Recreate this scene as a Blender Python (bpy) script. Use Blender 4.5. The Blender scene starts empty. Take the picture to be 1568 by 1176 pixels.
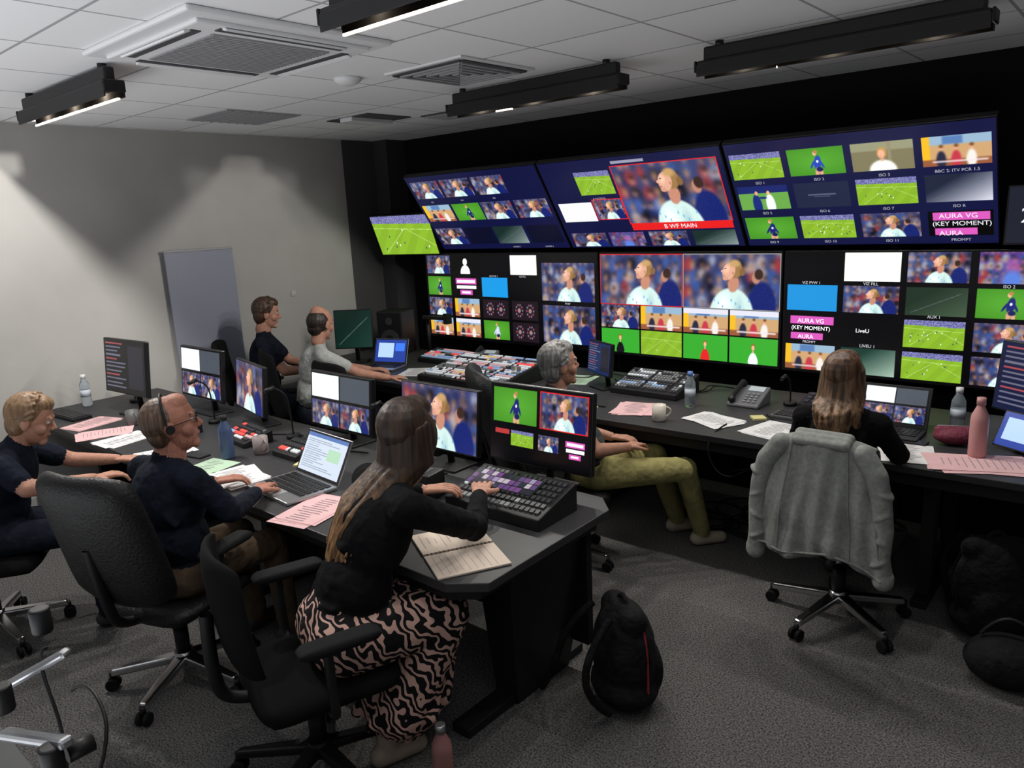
import bpy, bmesh, math, random
import numpy as np
from mathutils import Vector, Matrix
random.seed(4)
sc=bpy.context.scene
try: sc.view_settings.view_transform='Standard'
except Exception: pass
V=Vector
# ---------------------------------------------------------------- materials
MATS={}
def mat(name,col,rough=.6,metal=0,noise=0,nscale=40,bump=0,bscale=60,emit=0,trans=0,spec=.5,coat=0,bd=.02):
    if name in MATS: return MATS[name]
    m=bpy.data.materials.new(name);m.use_nodes=True;nt=m.node_tree;N=nt.nodes;Lk=nt.links
    b=N['Principled BSDF']
    b.inputs['Base Color'].default_value=(*col,1);b.inputs['Roughness'].default_value=rough;b.inputs['Metallic'].default_value=metal
    b.inputs['Specular IOR Level'].default_value=spec
    if trans: b.inputs['Transmission Weight'].default_value=trans
    if coat: b.inputs['Coat Weight'].default_value=coat
    tc=N.new('ShaderNodeTexCoord')
    if noise:
        n=N.new('ShaderNodeTexNoise');n.inputs['Scale'].default_value=nscale;n.inputs['Detail'].default_value=4
        Lk.new(tc.outputs['Object'],n.inputs['Vector'])
        r=N.new('ShaderNodeValToRGB');r.color_ramp.elements[0].position=.3;r.color_ramp.elements[1].position=.7
        r.color_ramp.elements[0].color=(*[c*(1-noise) for c in col],1);r.color_ramp.elements[1].color=(*[min(1,c*(1+noise)) for c in col],1)
        Lk.new(n.outputs[0],r.inputs[0]);Lk.new(r.outputs[0],b.inputs['Base Color'])
    if bump:
        n2=N.new('ShaderNodeTexNoise');n2.inputs['Scale'].default_value=bscale;n2.inputs['Detail'].default_value=3
        Lk.new(tc.outputs['Object'],n2.inputs['Vector'])
        bp=N.new('ShaderNodeBump');bp.inputs['Strength'].default_value=bump;bp.inputs['Distance'].default_value=bd
        Lk.new(n2.outputs[0],bp.inputs['Height']);Lk.new(bp.outputs[0],b.inputs['Normal'])
    if emit:
        b.inputs['Emission Color'].default_value=(*col,1);b.inputs['Emission Strength'].default_value=emit
        try: m.cycles.emission_sampling='NONE'
        except Exception: pass
    MATS[name]=m;return m
def cloth(name,col,noise=.2): return mat(name,col,.92,0,noise,25,.9,7,spec=.15,bd=.05)
black=mat('black_plastic',(.008,.008,.009),.5,spec=.35)
blackmat=mat('black_matte',(.006,.006,.007),.85,spec=.25)
trough=mat('trough_black',(.0007,.0006,.0005),.95,spec=0)
bezel=mat('bezel_black',(.005,.005,.006),.35)
chrome=mat('chrome',(.55,.55,.56),.22,1)
silver=mat('silver_alu',(.45,.46,.48),.35,.9)
darksilver=mat('dark_alu',(.2,.2,.21),.35,.9)
leather=mat('black_leather',(.006,.006,.0065),.5,0,0,40,.25,90,spec=.35)
meshfab=mat('black_mesh_fabric',(.005,.005,.0055),.92,0,.4,400,spec=.15)
desk_m=mat('desk_dark_laminate',(.026,.026,.028),.5,0,.15,20)
deskedge=mat('desk_edge',(.012,.012,.013),.5,spec=.3)
paper=mat('paper_white',(.7,.69,.69),.8,0,.06,25)
pinkp=mat('paper_pink',(.72,.45,.46),.8,0,.05,20)
skin=mat('skin',(.45,.23,.16),.6,0,.12,35,.15,120,spec=.3)
skin2=mat('skin_ruddy',(.4,.18,.125),.6,0,.14,35,.2,120,spec=.3)
lips=mat('lips',(.34,.13,.11),.5)
eyew=mat('eye_white',(.6,.6,.58),.3)
irism=mat('iris',(.05,.03,.02),.2)
def hairmat(name,c1,c2,ends=None,z0=.95,z1=1.2):
    if name in MATS: return MATS[name]
    m=mat(name,c1,.5);nt=m.node_tree;N=nt.nodes;b=N['Principled BSDF']
    tc=N.new('ShaderNodeTexCoord');mp=N.new('ShaderNodeMapping');mp.inputs['Scale'].default_value=(75,75,5) if ends is None else (60,60,2.5)
    n=N.new('ShaderNodeTexNoise');n.inputs['Scale'].default_value=1.0;n.inputs['Detail'].default_value=3
    r=N.new('ShaderNodeValToRGB');r.color_ramp.elements[0].position=.36;r.color_ramp.elements[1].position=.64
    r.color_ramp.elements[0].color=(*c1,1);r.color_ramp.elements[1].color=(*c2,1)
    bp=N.new('ShaderNodeBump');bp.inputs['Strength'].default_value=.5;bp.inputs['Distance'].default_value=.008
    L=nt.links;L.new(tc.outputs['Object'],mp.inputs[0]);L.new(mp.outputs[0],n.inputs['Vector']);L.new(n.outputs[0],r.inputs[0]);out=r.outputs[0]
    if ends:
        r2=N.new('ShaderNodeValToRGB');r2.color_ramp.elements[0].position=.38;r2.color_ramp.elements[1].position=.62
        r2.color_ramp.elements[0].color=(*ends[0],1);r2.color_ramp.elements[1].color=(*ends[1],1);L.new(n.outputs[0],r2.inputs[0])
        sp=N.new('ShaderNodeSeparateXYZ');L.new(tc.outputs['Object'],sp.inputs[0]);mr=N.new('ShaderNodeMapRange');mr.inputs[1].default_value=z1;mr.inputs[2].default_value=z0
        L.new(sp.outputs[2],mr.inputs[0]);mx=N.new('ShaderNodeMix');mx.data_type='RGBA';L.new(mr.outputs[0],mx.inputs[0]);L.new(out,mx.inputs[6]);L.new(r2.outputs[0],mx.inputs[7]);out=mx.outputs[2]
    L.new(out,b.inputs['Base Color'])
    L.new(n.outputs[0],bp.inputs['Height']);L.new(bp.outputs[0],b.inputs['Normal']);return m
# ---------------------------------------------------------------- helpers
def link(o,parent=None):
    sc.collection.objects.link(o)
    if parent: o.parent=parent
    return o
def grp(name,loc=(0,0,0),yaw=0,rot=None):
    e=bpy.data.objects.new(name,None);e.empty_display_size=.1;e.location=loc
    e.rotation_euler=rot if rot else (0,0,math.radians(yaw));return link(e)
def mk(parent,name,verts,faces,mats,smooth=False,bevel=0,sub=0,mi=None,seg=2):
    me=bpy.data.meshes.new(name);me.from_pydata([tuple(v) for v in verts],[],faces)
    for m in (mats if isinstance(mats,(list,tuple)) else [mats]): me.materials.append(m)
    if mi is not None: me.polygons.foreach_set('material_index',mi)
    bm=bmesh.new();bm.from_mesh(me);bmesh.ops.recalc_face_normals(bm,faces=bm.faces);bm.to_mesh(me);bm.free()
    if smooth: me.polygons.foreach_set('use_smooth',[True]*len(me.polygons))
    o=bpy.data.objects.new(name,me);link(o,parent)
    if bevel:
        b=o.modifiers.new('b','BEVEL');b.width=bevel;b.segments=seg;b.limit_method='ANGLE'
    if sub:
        s=o.modifiers.new('s','SUBSURF');s.levels=sub;s.render_levels=sub
    return o
CF=[(0,1,3,2),(4,6,7,5),(0,4,5,1),(2,3,7,6),(0,2,6,4),(1,5,7,3)]
def box(parent,name,c,s,m,rot=None,bevel=.003,smooth=False):
    vs=[V(((i-.5)*s[0],(j-.5)*s[1],(k-.5)*s[2])) for i in(0,1) for j in(0,1) for k in(0,1)]
    if rot:
        R=Matrix.Rotation(rot[2],3,'Z')@Matrix.Rotation(rot[1],3,'Y')@Matrix.Rotation(rot[0],3,'X');vs=[R@v for v in vs]
    return mk(parent,name,[v+V(c) for v in vs],CF,m,smooth,bevel)
def frame(d):
    d=V(d).normalized();a=V((0,0,1)) if abs(d.z)<.9 else V((1,0,0))
    u=d.cross(a).normalized();return u,d.cross(u),d
def cyl(parent,name,p,q,r,m,r2=None,n=20,bevel=0):
    p=V(p);q=V(q);u,w,d=frame(q-p);r2=r if r2 is None else r2
    vs=[];
    for c,rr in((p,r),(q,r2)):
        for i in range(n):
            a=2*math.pi*i/n;vs.append(c+(u*math.cos(a)+w*math.sin(a))*rr)
    fs=[(i,(i+1)%n,n+(i+1)%n,n+i) for i in range(n)]+[tuple(range(n)),tuple(range(n,2*n))]
    o=mk(parent,name,vs,fs,m,False,bevel)
    for i in range(n): o.data.polygons[i].use_smooth=True
    return o
def lathe(parent,name,prof,loc,m,n=28):
    vs=[];fs=[]
    for r,z in prof:
        for i in range(n):
            a=2*math.pi*i/n;vs.append((loc[0]+r*math.cos(a),loc[1]+r*math.sin(a),loc[2]+z))
    for k in range(len(prof)-1):
        for i in range(n): fs.append((k*n+i,k*n+(i+1)%n,(k+1)*n+(i+1)%n,(k+1)*n+i))
    fs.append(tuple(range(n)));fs.append(tuple(range((len(prof)-1)*n,len(prof)*n)))
    o=mk(parent,name,vs,fs,m,True);return o
def tube(parent,name,pts,r,m):
    c=bpy.data.curves.new(name,'CURVE');c.dimensions='3D';c.bevel_depth=r;c.bevel_resolution=2;c.resolution_u=6
    s=c.splines.new('NURBS');s.points.add(len(pts)-1);s.order_u=3;s.use_endpoint_u=True
    for i,p in enumerate(pts): s.points[i].co=(*p,1)
    c.materials.append(m);o=bpy.data.objects.new(name,c);return link(o,parent)
def prism(parent,name,pts,z0,z1,m,bevel=.004):
    n=len(pts);vs=[(x,y,z0) for x,y in pts]+[(x,y,z1) for x,y in pts]
    fs=[tuple(range(n)),tuple(range(n,2*n))]+[(i,(i+1)%n,n+(i+1)%n,n+i) for i in range(n)]
    return mk(parent,name,vs,fs,m,False,bevel)
def padded(parent,name,w,h,T,cs,ct,M,m,taper=0,sub=0):
    nu,nv=17,17;vs=[];fs=[]
    for side in(1,-1):
        for j in range(nv):
            for i in range(nu):
                s=-math.cos(math.pi*i/(nu-1));t=-math.cos(math.pi*j/(nv-1))
                x=w/2*s*(1-.14*abs(t)**5)*(1-taper*t);y=h/2*t*(1-.14*abs(s)**5)
                e=max(abs(s),abs(t));th=T/2*math.sqrt(max(0,1-e**6))
                z=side*th+cs*s*s+ct*t*t
                vs.append(M@V((x,y,z)))
    for sd in(0,1):
        for j in range(nv-1):
            for i in range(nu-1):
                b=sd*nu*nv+j*nu+i;fs.append((b,b+1,b+nu+1,b+nu))
    me=bpy.data.meshes.new(name);me.from_pydata([tuple(v) for v in vs],[],fs);me.materials.append(m)
    bm=bmesh.new();bm.from_mesh(me);bmesh.ops.remove_doubles(bm,verts=bm.verts,dist=1e-4);bmesh.ops.recalc_face_normals(bm,faces=bm.faces)
    for f in bm.faces:f.smooth=True
    bm.to_mesh(me);bm.free();o=bpy.data.objects.new(name,me);return link(o,parent)
# ---- organic blobs : tapered capsules / ellipsoids fused by voxel remesh
def cap(p,q,r1,r2,m): return ('c',V(p),V(q),r1,r2,m)
def ell(c,rad,m,B=None): return ('e',V(c),rad,B or Matrix.Identity(3),0,m)
def blob(parent,name,prims,mats,voxel=.012,smooth=4,off=V((0,0,0))):
    vs=[];fs=[]
    for P in prims:
        b=len(vs);n=16
        if P[0]=='c':
            _,p,q,r1,r2,_m=P;u,w,d=frame(q-p) if (q-p).length>1e-5 else frame((0,0,1));rings=[]
            for k in range(1,6): a=math.pi/2*k/5;rings.append((p-d*r1*math.cos(a),r1*math.sin(a)))
            for k in range(5,0,-1): a=math.pi/2*k/5;rings.append((q+d*r2*math.cos(a),r2*math.sin(a)))
            ends=(p-d*r1,q+d*r2)
            pts=[[c+(u*math.cos(2*math.pi*i/n)+w*math.sin(2*math.pi*i/n))*r for i in range(n)] for c,r in rings]
        else:
            _,c,rad,B,_,_m=P;pts=[];K=11
            for k in range(1,K):
                a=math.pi*k/K;pts.append([c+B@V((rad[0]*math.sin(a)*math.cos(2*math.pi*i/n),rad[1]*math.sin(a)*math.sin(2*math.pi*i/n),-rad[2]*math.cos(a))) for i in range(n)])
            ends=(c+B@V((0,0,-rad[2])),c+B@V((0,0,rad[2])))
        for ring in pts: vs+=ring
        K=len(pts)
        for k in range(K-1):
            for i in range(n): fs.append((b+k*n+i,b+k*n+(i+1)%n,b+(k+1)*n+(i+1)%n,b+(k+1)*n+i))
        e0=len(vs);vs+=list(ends)
        for i in range(n):
            fs.append((e0,b+(i+1)%n,b+i));fs.append((e0+1,b+(K-1)*n+i,b+(K-1)*n+(i+1)%n))
    me=bpy.data.meshes.new(name+'_t');me.from_pydata([tuple(v-off) for v in vs],[],fs)
    bm=bmesh.new();bm.from_mesh(me);bmesh.ops.recalc_face_normals(bm,faces=bm.faces);bm.to_mesh(me);bm.free()
    t=bpy.data.objects.new(name+'_t',me);sc.collection.objects.link(t)
    r=t.modifiers.new('r','REMESH');r.mode='VOXEL';r.voxel_size=voxel;r.use_smooth_shade=True
    if smooth:
        s=t.modifiers.new('s','SMOOTH');s.factor=.5;s.iterations=smooth
    dg=bpy.context.evaluated_depsgraph_get();dg.update()
    me2=bpy.data.meshes.new_from_object(t.evaluated_get(dg));bpy.data.objects.remove(t)
    me2.materials.clear()
    for m in mats: me2.materials.append(m)
    nf=len(me2.polygons);C=np.zeros(nf*3);me2.polygons.foreach_get('center',C);C=C.reshape(-1,3)+np.array(off)
    best=np.full(nf,1e9);idx=np.zeros(nf,dtype=np.int32)
    for P in prims:
        if P[0]=='c':
            p=np.array(P[1]);q=np.array(P[2]);d=q-p;L=max(d@d,1e-9);tt=np.clip((C-p)@d/L,0,1)
            D=np.linalg.norm(C-(p+tt[:,None]*d),axis=1)-(P[3]+(P[4]-P[3])*tt)
        else:
            Q=(C-np.array(P[1]))@np.array(P[3]);rad=np.array(P[2]);k0=np.linalg.norm(Q/rad,axis=1);k1=np.linalg.norm(Q/rad**2,axis=1)+1e-9
            D=k0*(k0-1)/k1
        w=D<best;best[w]=D[w];idx[w]=P[5]
    me2.polygons.foreach_set('material_index',idx);me2.polygons.foreach_set('use_smooth',[True]*nf)
    me2.update();o=bpy.data.objects.new(name,me2);return link(o,parent)
# ---------------------------------------------------------------- screen painting
rng=np.random.default_rng(7)
def scol(c): return np.array(c,dtype=float)
class T:
    def __init__(s,A):
        s.A=A;h,w=A.shape[:2];s.h=h;s.w=w
        s.v,s.u=np.mgrid[0:h,0:w];s.u=(s.u+.5)/w;s.v=(s.v+.5)/h
    def fill(s,c): s.A[:]=c
    def e(s,cx,cy,rx,ry,c,soft=.3,rot=0,al=1):
        du=(s.u-cx)*1.78;dv=s.v-cy;ca,sa=math.cos(rot),math.sin(rot)
        a=du*ca+dv*sa;b=-du*sa+dv*ca
        d=np.sqrt((a/(rx*1.78))**2+(b/ry)**2);m=np.clip((1-d)/soft,0,1)[...,None]*al
        s.A[:]=s.A*(1-m)+scol(c)*m
    def r(s,u0,v0,u1,v1,c):
        m=((s.u>=u0)&(s.u<=u1)&(s.v>=v0)&(s.v<=v1));s.A[m]=c
    def line(s,x0,y0,x1,y1,c,t=.012):
        d=np.array([x1-x0,y1-y0]);L=d@d;tt=np.clip(((s.u-x0)*d[0]+(s.v-y0)*d[1])/L,0,1)
        m=np.hypot((s.u-x0-tt*d[0])*1.78,(s.v-y0-tt*d[1]))<t;s.A[m]=c
    def blur(s,k):
        for _ in range(2):
            P=np.pad(s.A,((k,k),(k,k),(0,0)),'edge');cs=np.cumsum(P,0);cs=np.concatenate([np.zeros_like(cs[:1]),cs]);P=(cs[2*k+1:]-cs[:-2*k-1])/(2*k+1)
            cs=np.cumsum(P,1);cs=np.concatenate([np.zeros_like(cs[:,:1]),cs],1);s.A[:]=(cs[:,2*k+1:]-cs[:,:-2*k-1])/(2*k+1)
def crowd(t,base=(.2,.22,.33)):
    t.fill(base)
    pal=[(.13,.15,.3),(.18,.28,.5),(.5,.19,.21),(.14,.13,.19),(.5,.52,.6),(.22,.3,.52),(.58,.53,.53),(.07,.07,.11),(.34,.27,.29)]
    for row in range(5):
        y=row*.24-.05
        for k in range(9):
            x=(k+.3+.6*rng.random())/9;s=.75+.5*rng.random();c=pal[rng.integers(len(pal))];yy=y+.08*rng.random()
            t.e(x,yy+.2*s,.065*s,.16*s,c,.5)
            t.e(x,yy,.026*s,.075*s,(.62,.45,.39),.5);t.e(x+.004,yy-.045*s,.027*s,.05*s,(.18,.13,.11) if k%3 else (.5,.38,.26),.5)
    t.blur(max(1,t.w//45))
def player(t,dx=0,s=1,base=(.2,.22,.36)):
    crowd(t,base);X=.5+dx
    t.e(X+.33,.95,.15,.5,(.09,.13,.36),.15);t.e(X+.27,.42,.05,.13,(.62,.44,.38),.3);t.e(X+.295,.36,.05,.11,(.2,.14,.12),.3)
    J=(.7,.79,.77)
    t.e(X+.02,1.14,.24,.55,J,.08);t.e(X-.06,.95,.1,.3,(.82,.9,.87),.8);t.e(X+.1,1.05,.06,.35,(.56,.68,.7),.9)
    for k in range(9): t.e(X-.16+.045*k,.84+.06*((k*5)%4),.012,.04,(.42,.6,.74),.7)
    t.e(X+.04,.54,.062,.17,(.66,.46,.38),.2,.15)
    t.e(X+.05,.27,.088,.185,(.52,.4,.25),.2);t.e(X+.13,.32,.035,.08,(.45,.33,.2),.3)
    t.e(X-.01,.31,.07,.175,(.76,.57,.48),.15,.3);t.e(X-.03,.27,.04,.1,(.85,.67,.58),.8,.3)
    t.e(X-.078,.305,.016,.03,(.78,.58,.5),.3);t.e(X-.045,.44,.032,.045,(.72,.52,.44),.3)
    t.e(X-.045,.255,.016,.014,(.36,.25,.22),.6);t.e(X-.06,.385,.016,.013,(.6,.36,.33),.6)
    t.e(X+.05,.165,.075,.09,(.66,.53,.35),.6);t.e(X+.035,.34,.014,.035,(.67,.46,.38),.4)
    t.A[:]=np.clip(t.A+(rng.random(t.A.shape[:2])[...,None]-.5)*.05,0,1)
def pitch(t,stand=True,n=9):
    g=np.where((((t.u*1.2+t.v*.5)*6).astype(int)%2)[...,None]==0,scol((.44,.58,.15)),scol((.46,.61,.16)));t.A[:]=g
    if stand:
        m=t.v<.18+.05*t.u;nz=rng.random((t.h,t.w,1))*.35;t.A[m]=(scol((.2,.2,.38))+nz)[m]
    for l in((0,.3,1,.38),(.1,.95,.55,.32),(.55,.33,1,.8)): t.line(*l,(.62,.74,.38),.008)
    for k in range(n):
        x=.1+.8*rng.random();y=.35+.5*rng.random();t.e(x,y,.009,.035,(.85,.9,.9) if k%2 else (.1,.12,.35),.4)
def gplayer(t,c=(.12,.14,.38)):
    t.fill((.24,.48,.14));t.e(.5,.5,.7,.6,(.3,.56,.18),1)
    t.e(.53,.55,.07,.3,c,.2,.15);t.e(.44,.6,.025,.2,c,.3,.5);t.e(.6,.6,.025,.2,c,.3,-.4);t.e(.5,.9,.04,.2,(.75,.55,.45),.3,.1);t.e(.57,.9,.04,.2,(.75,.55,.45),.3,-.1);t.e(.55,.8,.07,.1,(.1,.12,.3),.3)
    t.e(.5,.2,.035,.09,(.8,.6,.5),.2);t.e(.52,.14,.042,.07,(.6,.44,.25),.2);t.e(.53,.5,.025,.06,(.85,.85,.9),.4)
def studio(t,f=0):
    t.fill((.68,.54,.38));t.r(0,.0,1,.3,(.5,.6,.68));t.r(.3,.02,.6,.28,(.3,.42,.6));t.r(0,0,.12,1,(.8,.62,.14));t.r(.0,.78,1,1,(.5,.3,.2))
    for x,c in((.28,(.15,.15,.22)),(.5,(.65,.2,.25)),(.72,(.8,.78,.76))):
        t.e(x,.8,.08,.34,c,.2);t.e(x-.05,.72,.02,.16,c,.3,.4);t.e(x,.4,.032,.085,(.78,.57,.48),.2);t.e(x+.005,.34,.038,.07,(.4,.26,.15),.3)
    t.r(.15,.82,.95,.88,(.8,.75,.75));t.blur(1)
def portrait(t):
    t.fill((.42,.4,.3));t.r(0,0,1,.3,(.5,.5,.4));t.r(.6,.0,.65,1,(.5,.46,.36));t.e(.5,1.0,.24,.4,(.84,.84,.82),.15);t.e(.5,.38,.085,.22,(.66,.5,.28),.2);t.e(.49,.42,.06,.16,(.83,.61,.5),.2);t.e(.5,.6,.03,.1,(.76,.55,.45),.3);t.e(.48,.38,.03,.01,(.35,.25,.2),.5);t.e(.48,.49,.018,.012,(.6,.3,.3),.5);t.blur(1)
def two(t):
    t.fill((.35,.55,.25));t.r(0,0,1,.3,(.1,.14,.35));t.e(.35,.8,.1,.5,(.1,.15,.4),.2);t.e(.62,.8,.1,.5,(.8,.83,.85),.2);t.e(.37,.3,.035,.1,(.75,.55,.45),.2);t.e(.61,.3,.035,.1,(.8,.6,.45),.2);t.e(.48,.5,.1,.06,(.12,.17,.4),.3)
def crest(t):
    t.fill((.12,.09,.11))
    for x in(.28,.7): 
        for k in range(10):
            a=k/10*6.28;t.e(x+.13*math.cos(a),.5+.3*math.sin(a),.035,.08,(.5,.26,.3) if k%2 else (.38,.4,.5),.5)
        t.e(x,.5,.08,.16,(.55,.42,.42),.5)
def grad(t,a=(.1,.16,.15),b=(.5,.55,.55)):
    k=(np.clip(t.u*.7+t.v*.6-.4,0,1))[...,None];t.A[:]=scol(a)*(1-k)+scol(b)*k;t.line(.1,.9,.9,.2,(.3,.35,.35),.01)
def solid(c): return lambda t:t.fill(c)
def dark(t): t.fill((.12,.14,.22));t.r(.25,.45,.75,.5,(.3,.32,.4));t.r(.35,.55,.65,.58,(.25,.27,.35))
def purple(t): crowd(t,(.3,.2,.45));t.e(.5,.5,.15,.4,(.55,.32,.58),.5,al=.7);t.e(.5,.9,.2,.4,(.3,.42,.72),.5)
def sil(t): t.fill((.01,.01,.01));t.e(.5,.95,.2,.45,(.95,)*3,.1);t.e(.5,.35,.09,.2,(.95,)*3,.1)
def aura(t): t.fill((.02,.02,.03));t.r(.08,.08,.92,.38,(.72,.3,.62));t.r(.25,.7,.75,.95,(.72,.3,.62));t.r(.14,.16,.86,.3,(.95,.85,.95));t.r(.12,.46,.9,.62,(.9,.9,.9));t.r(.33,.77,.66,.88,(.95,.85,.95))
def aura2(t): t.fill((.02,.02,.03));t.r(.08,.06,.95,.36,(.72,.3,.62));t.r(.1,.7,.75,.96,(.72,.3,.62))
def studiow(t): studio(t);t.r(0,0,1,.2,(.75,.75,.8))
scrmat=bpy.data.materials.new('screen_emission');scrmat.use_nodes=True
scrmat.cycles.emission_sampling='NONE'
_n=scrmat.node_tree;_n.nodes['Principled BSDF'].inputs['Base Color'].default_value=(.004,.004,.005,1);_n.nodes['Principled BSDF'].inputs['Roughness'].default_value=.25
_a=_n.nodes.new('ShaderNodeAttribute');_a.attribute_name='Col';_n.links.new(_a.outputs['Color'],_n.nodes['Principled BSDF'].inputs['Emission Color']);_n.nodes['Principled BSDF'].inputs['Emission Strength'].default_value=1.6
def canvas(w,h,bg): A=np.zeros((h,w,3));A[:]=bg;return A
def tile(A,u0,v0,u1,v1,fn,border=None):
    h,w=A.shape[:2];x0,x1,y0,y1=int(u0*w),int(u1*w),int(v0*h),int(v1*h)
    if border is not None: A[max(0,y0-2):y1+2,max(0,x0-2):x1+2]=border
    fn(T(A[y0:y1,x0:x1]))
def screen(parent,name,A,w,h,y=0,z=0):
    H,W=A.shape[:2];xs=np.linspace(-w/2,w/2,W);zs=np.linspace(h/2,-h/2,H)+z
    co=np.zeros((H,W,3));co[...,0]=xs[None];co[...,1]=y;co[...,2]=zs[:,None]
    me=bpy.data.meshes.new(name);nf=(H-1)*(W-1);me.vertices.add(H*W);me.vertices.foreach_set('co',co.ravel())
    ii=np.arange(H*W).reshape(H,W);q=np.stack([ii[1:,:-1],ii[1:,1:],ii[:-1,1:],ii[:-1,:-1]],-1).reshape(-1)
    me.loops.add(nf*4);me.loops.foreach_set('vertex_index',q);me.polygons.add(nf);me.polygons.foreach_set('loop_start',np.arange(nf)*4)
    me.update(calc_edges=True)
    at=me.color_attributes.new('Col','FLOAT_COLOR','POINT');c=np.ones((H*W,4));c[:,:3]=np.clip(A.reshape(-1,3),0,1)**2.2;at.data.foreach_set('color',c.ravel())
    me.materials.append(scrmat);o=bpy.data.objects.new(name,me);return link(o,parent)
def emitm(name,c,s=1):
    return mat(name,c,.5,emit=s)
txtw=emitm('text_white',(.85,.85,.9),1)
txtd=emitm('text_dim',(.5,.5,.56),.8)
def text(parent,body,x,y,z,size,m=None,name='caption'):
    t=bpy.data.curves.new(name,'FONT');t.body=body;t.size=size;t.align_x='CENTER';t.materials.append(m or txtw)
    o=bpy.data.objects.new(name,t);o.location=(x,y,z);o.rotation_euler=(math.pi/2,0,0);return link(o,parent)
# ---------------------------------------------------------------- camera
cd=bpy.data.cameras.new('camera');cam=bpy.data.objects.new('camera',cd);sc.collection.objects.link(cam);sc.camera=cam
F=V((-.643,.734,-.2195)).normalized();R=V((.758,.650,-.0469));R=(R-F*R.dot(F)).normalized();U=R.cross(F)
M=Matrix((( R.x,U.x,-F.x,0),(R.y,U.y,-F.y,0),(R.z,U.z,-F.z,1.95),(0,0,0,1)));cam.matrix_world=M
cd.sensor_width=36;cd.lens=1400/1920*36;cd.clip_start=.05
# ---------------------------------------------------------------- room
carpet=mat('carpet',(.145,.14,.136),.95,0,.85,130,.7,260,spec=.2)
wallg=mat('wall_grey_paint',(.42,.41,.395),.85,0,.04,3,.05,200)
wallb=mat('wall_black_paint',(.005,.005,.0055),.85,0,.1,5,spec=.2)
ceilm=mat('ceiling_tile',(.8,.8,.81),.9)
nt=ceilm.node_tree;b=nt.nodes['Principled BSDF'];br=nt.nodes.new('ShaderNodeTexBrick');br.offset=0;br.squash=1
br.inputs['Scale'].default_value=1;br.inputs['Brick Width'].default_value=.6;br.inputs['Row Height'].default_value=.6;br.inputs['Mortar Size'].default_value=.007
br.inputs['Mortar Smooth'].default_value=0
br.inputs['Color1'].default_value=(.78,.78,.79,1);br.inputs['Color2'].default_value=(.84,.84,.85,1);br.inputs['Mortar'].default_value=(.36,.36,.37,1)
tc=nt.nodes.new('ShaderNodeTexCoord');nt.links.new(tc.outputs['Object'],br.inputs['Vector']);nt.links.new(br.outputs[0],b.inputs['Base Color'])
XL,YB,CH=-6.04,5.22,2.73
box(None,'floor',(-2.2,2.4,-.05),(7.9,6,.1),carpet,bevel=0)
box(None,'ceiling',(-2.2,2.4,CH+.05),(7.9,6,.1),ceilm,bevel=0)
box(None,'wall_left',(XL-.05,2.0,CH/2),(.1,5.2,CH),wallg,bevel=0)
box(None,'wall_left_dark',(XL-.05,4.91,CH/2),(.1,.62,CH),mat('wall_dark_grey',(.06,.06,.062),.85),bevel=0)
box(None,'wall_back',(-2.2,YB+.05,CH/2),(7.9,.1,CH),wallb,bevel=0)
box(None,'wall_right_unseen',(1.75,2.4,CH/2),(.1,6,CH),mat('wall_dark_grey',(.06,.06,.062),.85),bevel=0)  # unseen side wall, added dark to keep world light off the right
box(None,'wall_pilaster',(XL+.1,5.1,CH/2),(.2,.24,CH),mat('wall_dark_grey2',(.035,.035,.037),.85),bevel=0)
box(None,'baseboard_back',(-2,YB-.01,.06),(7.4,.02,.12),mat('skirting',(.35,.35,.35),.6))
box(None,'baseboard_left',(XL+.01,2.1,.06),(.02,5,.12),mat('skirting',(.35,.35,.35),.6))
g=grp('whiteboard_panel',(XL+.05,3.03,0));box(g,'board',(0,0,.905),(.02,.58,1.81),mat('board_greyblue',(.25,.265,.33),.45),bevel=.004)
box(g,'rail_top',(.004,0,1.8),(.024,.59,.02),mat('rail',(.3,.3,.32),.4));box(g,'rail_bottom',(.004,0,.01),(.024,.59,.02),mat('rail',(.3,.3,.32),.4))
g=grp('light_switch_plate',(XL+.006,3.9,1.35));box(g,'plate',(0,0,0),(.012,.05,.05),mat('switch_white',(.5,.5,.5),.5));box(g,'rocker',(.008,0,0),(.006,.025,.025),mat('switch_white',(.5,.5,.5),.5))
# ---- ceiling fixtures
def bar(x0,x1,y,z=2.6,e=120,sl=.95):
    g=grp('linear_ceiling_light',((x0+x1)/2,y,z));L=x1-x0
    box(g,'housing_top',(0,0,.032),(L,.096,.03),black,bevel=.012);box(g,'housing_spine',(0,0,.075),(L*.96,.05,.07),black,bevel=.01)
    box(g,'inner_top',(0,0,.015),(L*.99,.078,.004),trough,bevel=0)
    for s in(-1,1):
        box(g,'side_plate',(0,s*.045,.0),(L,.006,.056),black,bevel=.002);box(g,'side_liner',(0,s*.0405,-.004),(L*.99,.002,.044),trough,bevel=0)
        box(g,'end_cap',(s*(L/2+.006),0,.02),(.012,.1,.055),black,bevel=.006)
        cyl(g,'mount',(s*L*.42,0,.1),(s*L*.42,0,CH-z),.02,black)
    box(g,'led_strip',((1-sl)*L*-.2,.034,-.0285),(L*sl,.01,.008),emitm('led_warm',(1,.88,.68),1.6),bevel=0)
    for k in range(3):
        ld=bpy.data.lights.new('lamp','POINT');ld.energy=e/3;ld.color=(1,.96,.9);ld.shadow_soft_size=.006
        lo=bpy.data.objects.new('lamp',ld);link(lo,g);lo.location=((k-1)*L*.33,0,.006)
bar(-4.92,-3.75,1.6,e=150);bar(-2.2,-.98,1.68,e=38);bar(-3.5,-2.24,3.55,e=115,sl=.1);bar(-1.84,-.6,3.63,e=70,sl=.0001)
vm=mat('vent_white',(.66,.66,.67),.6);vd=mat('vent_dark',(.05,.05,.055),.8);vg=mat('vent_grey',(.3,.3,.31),.7)
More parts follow.
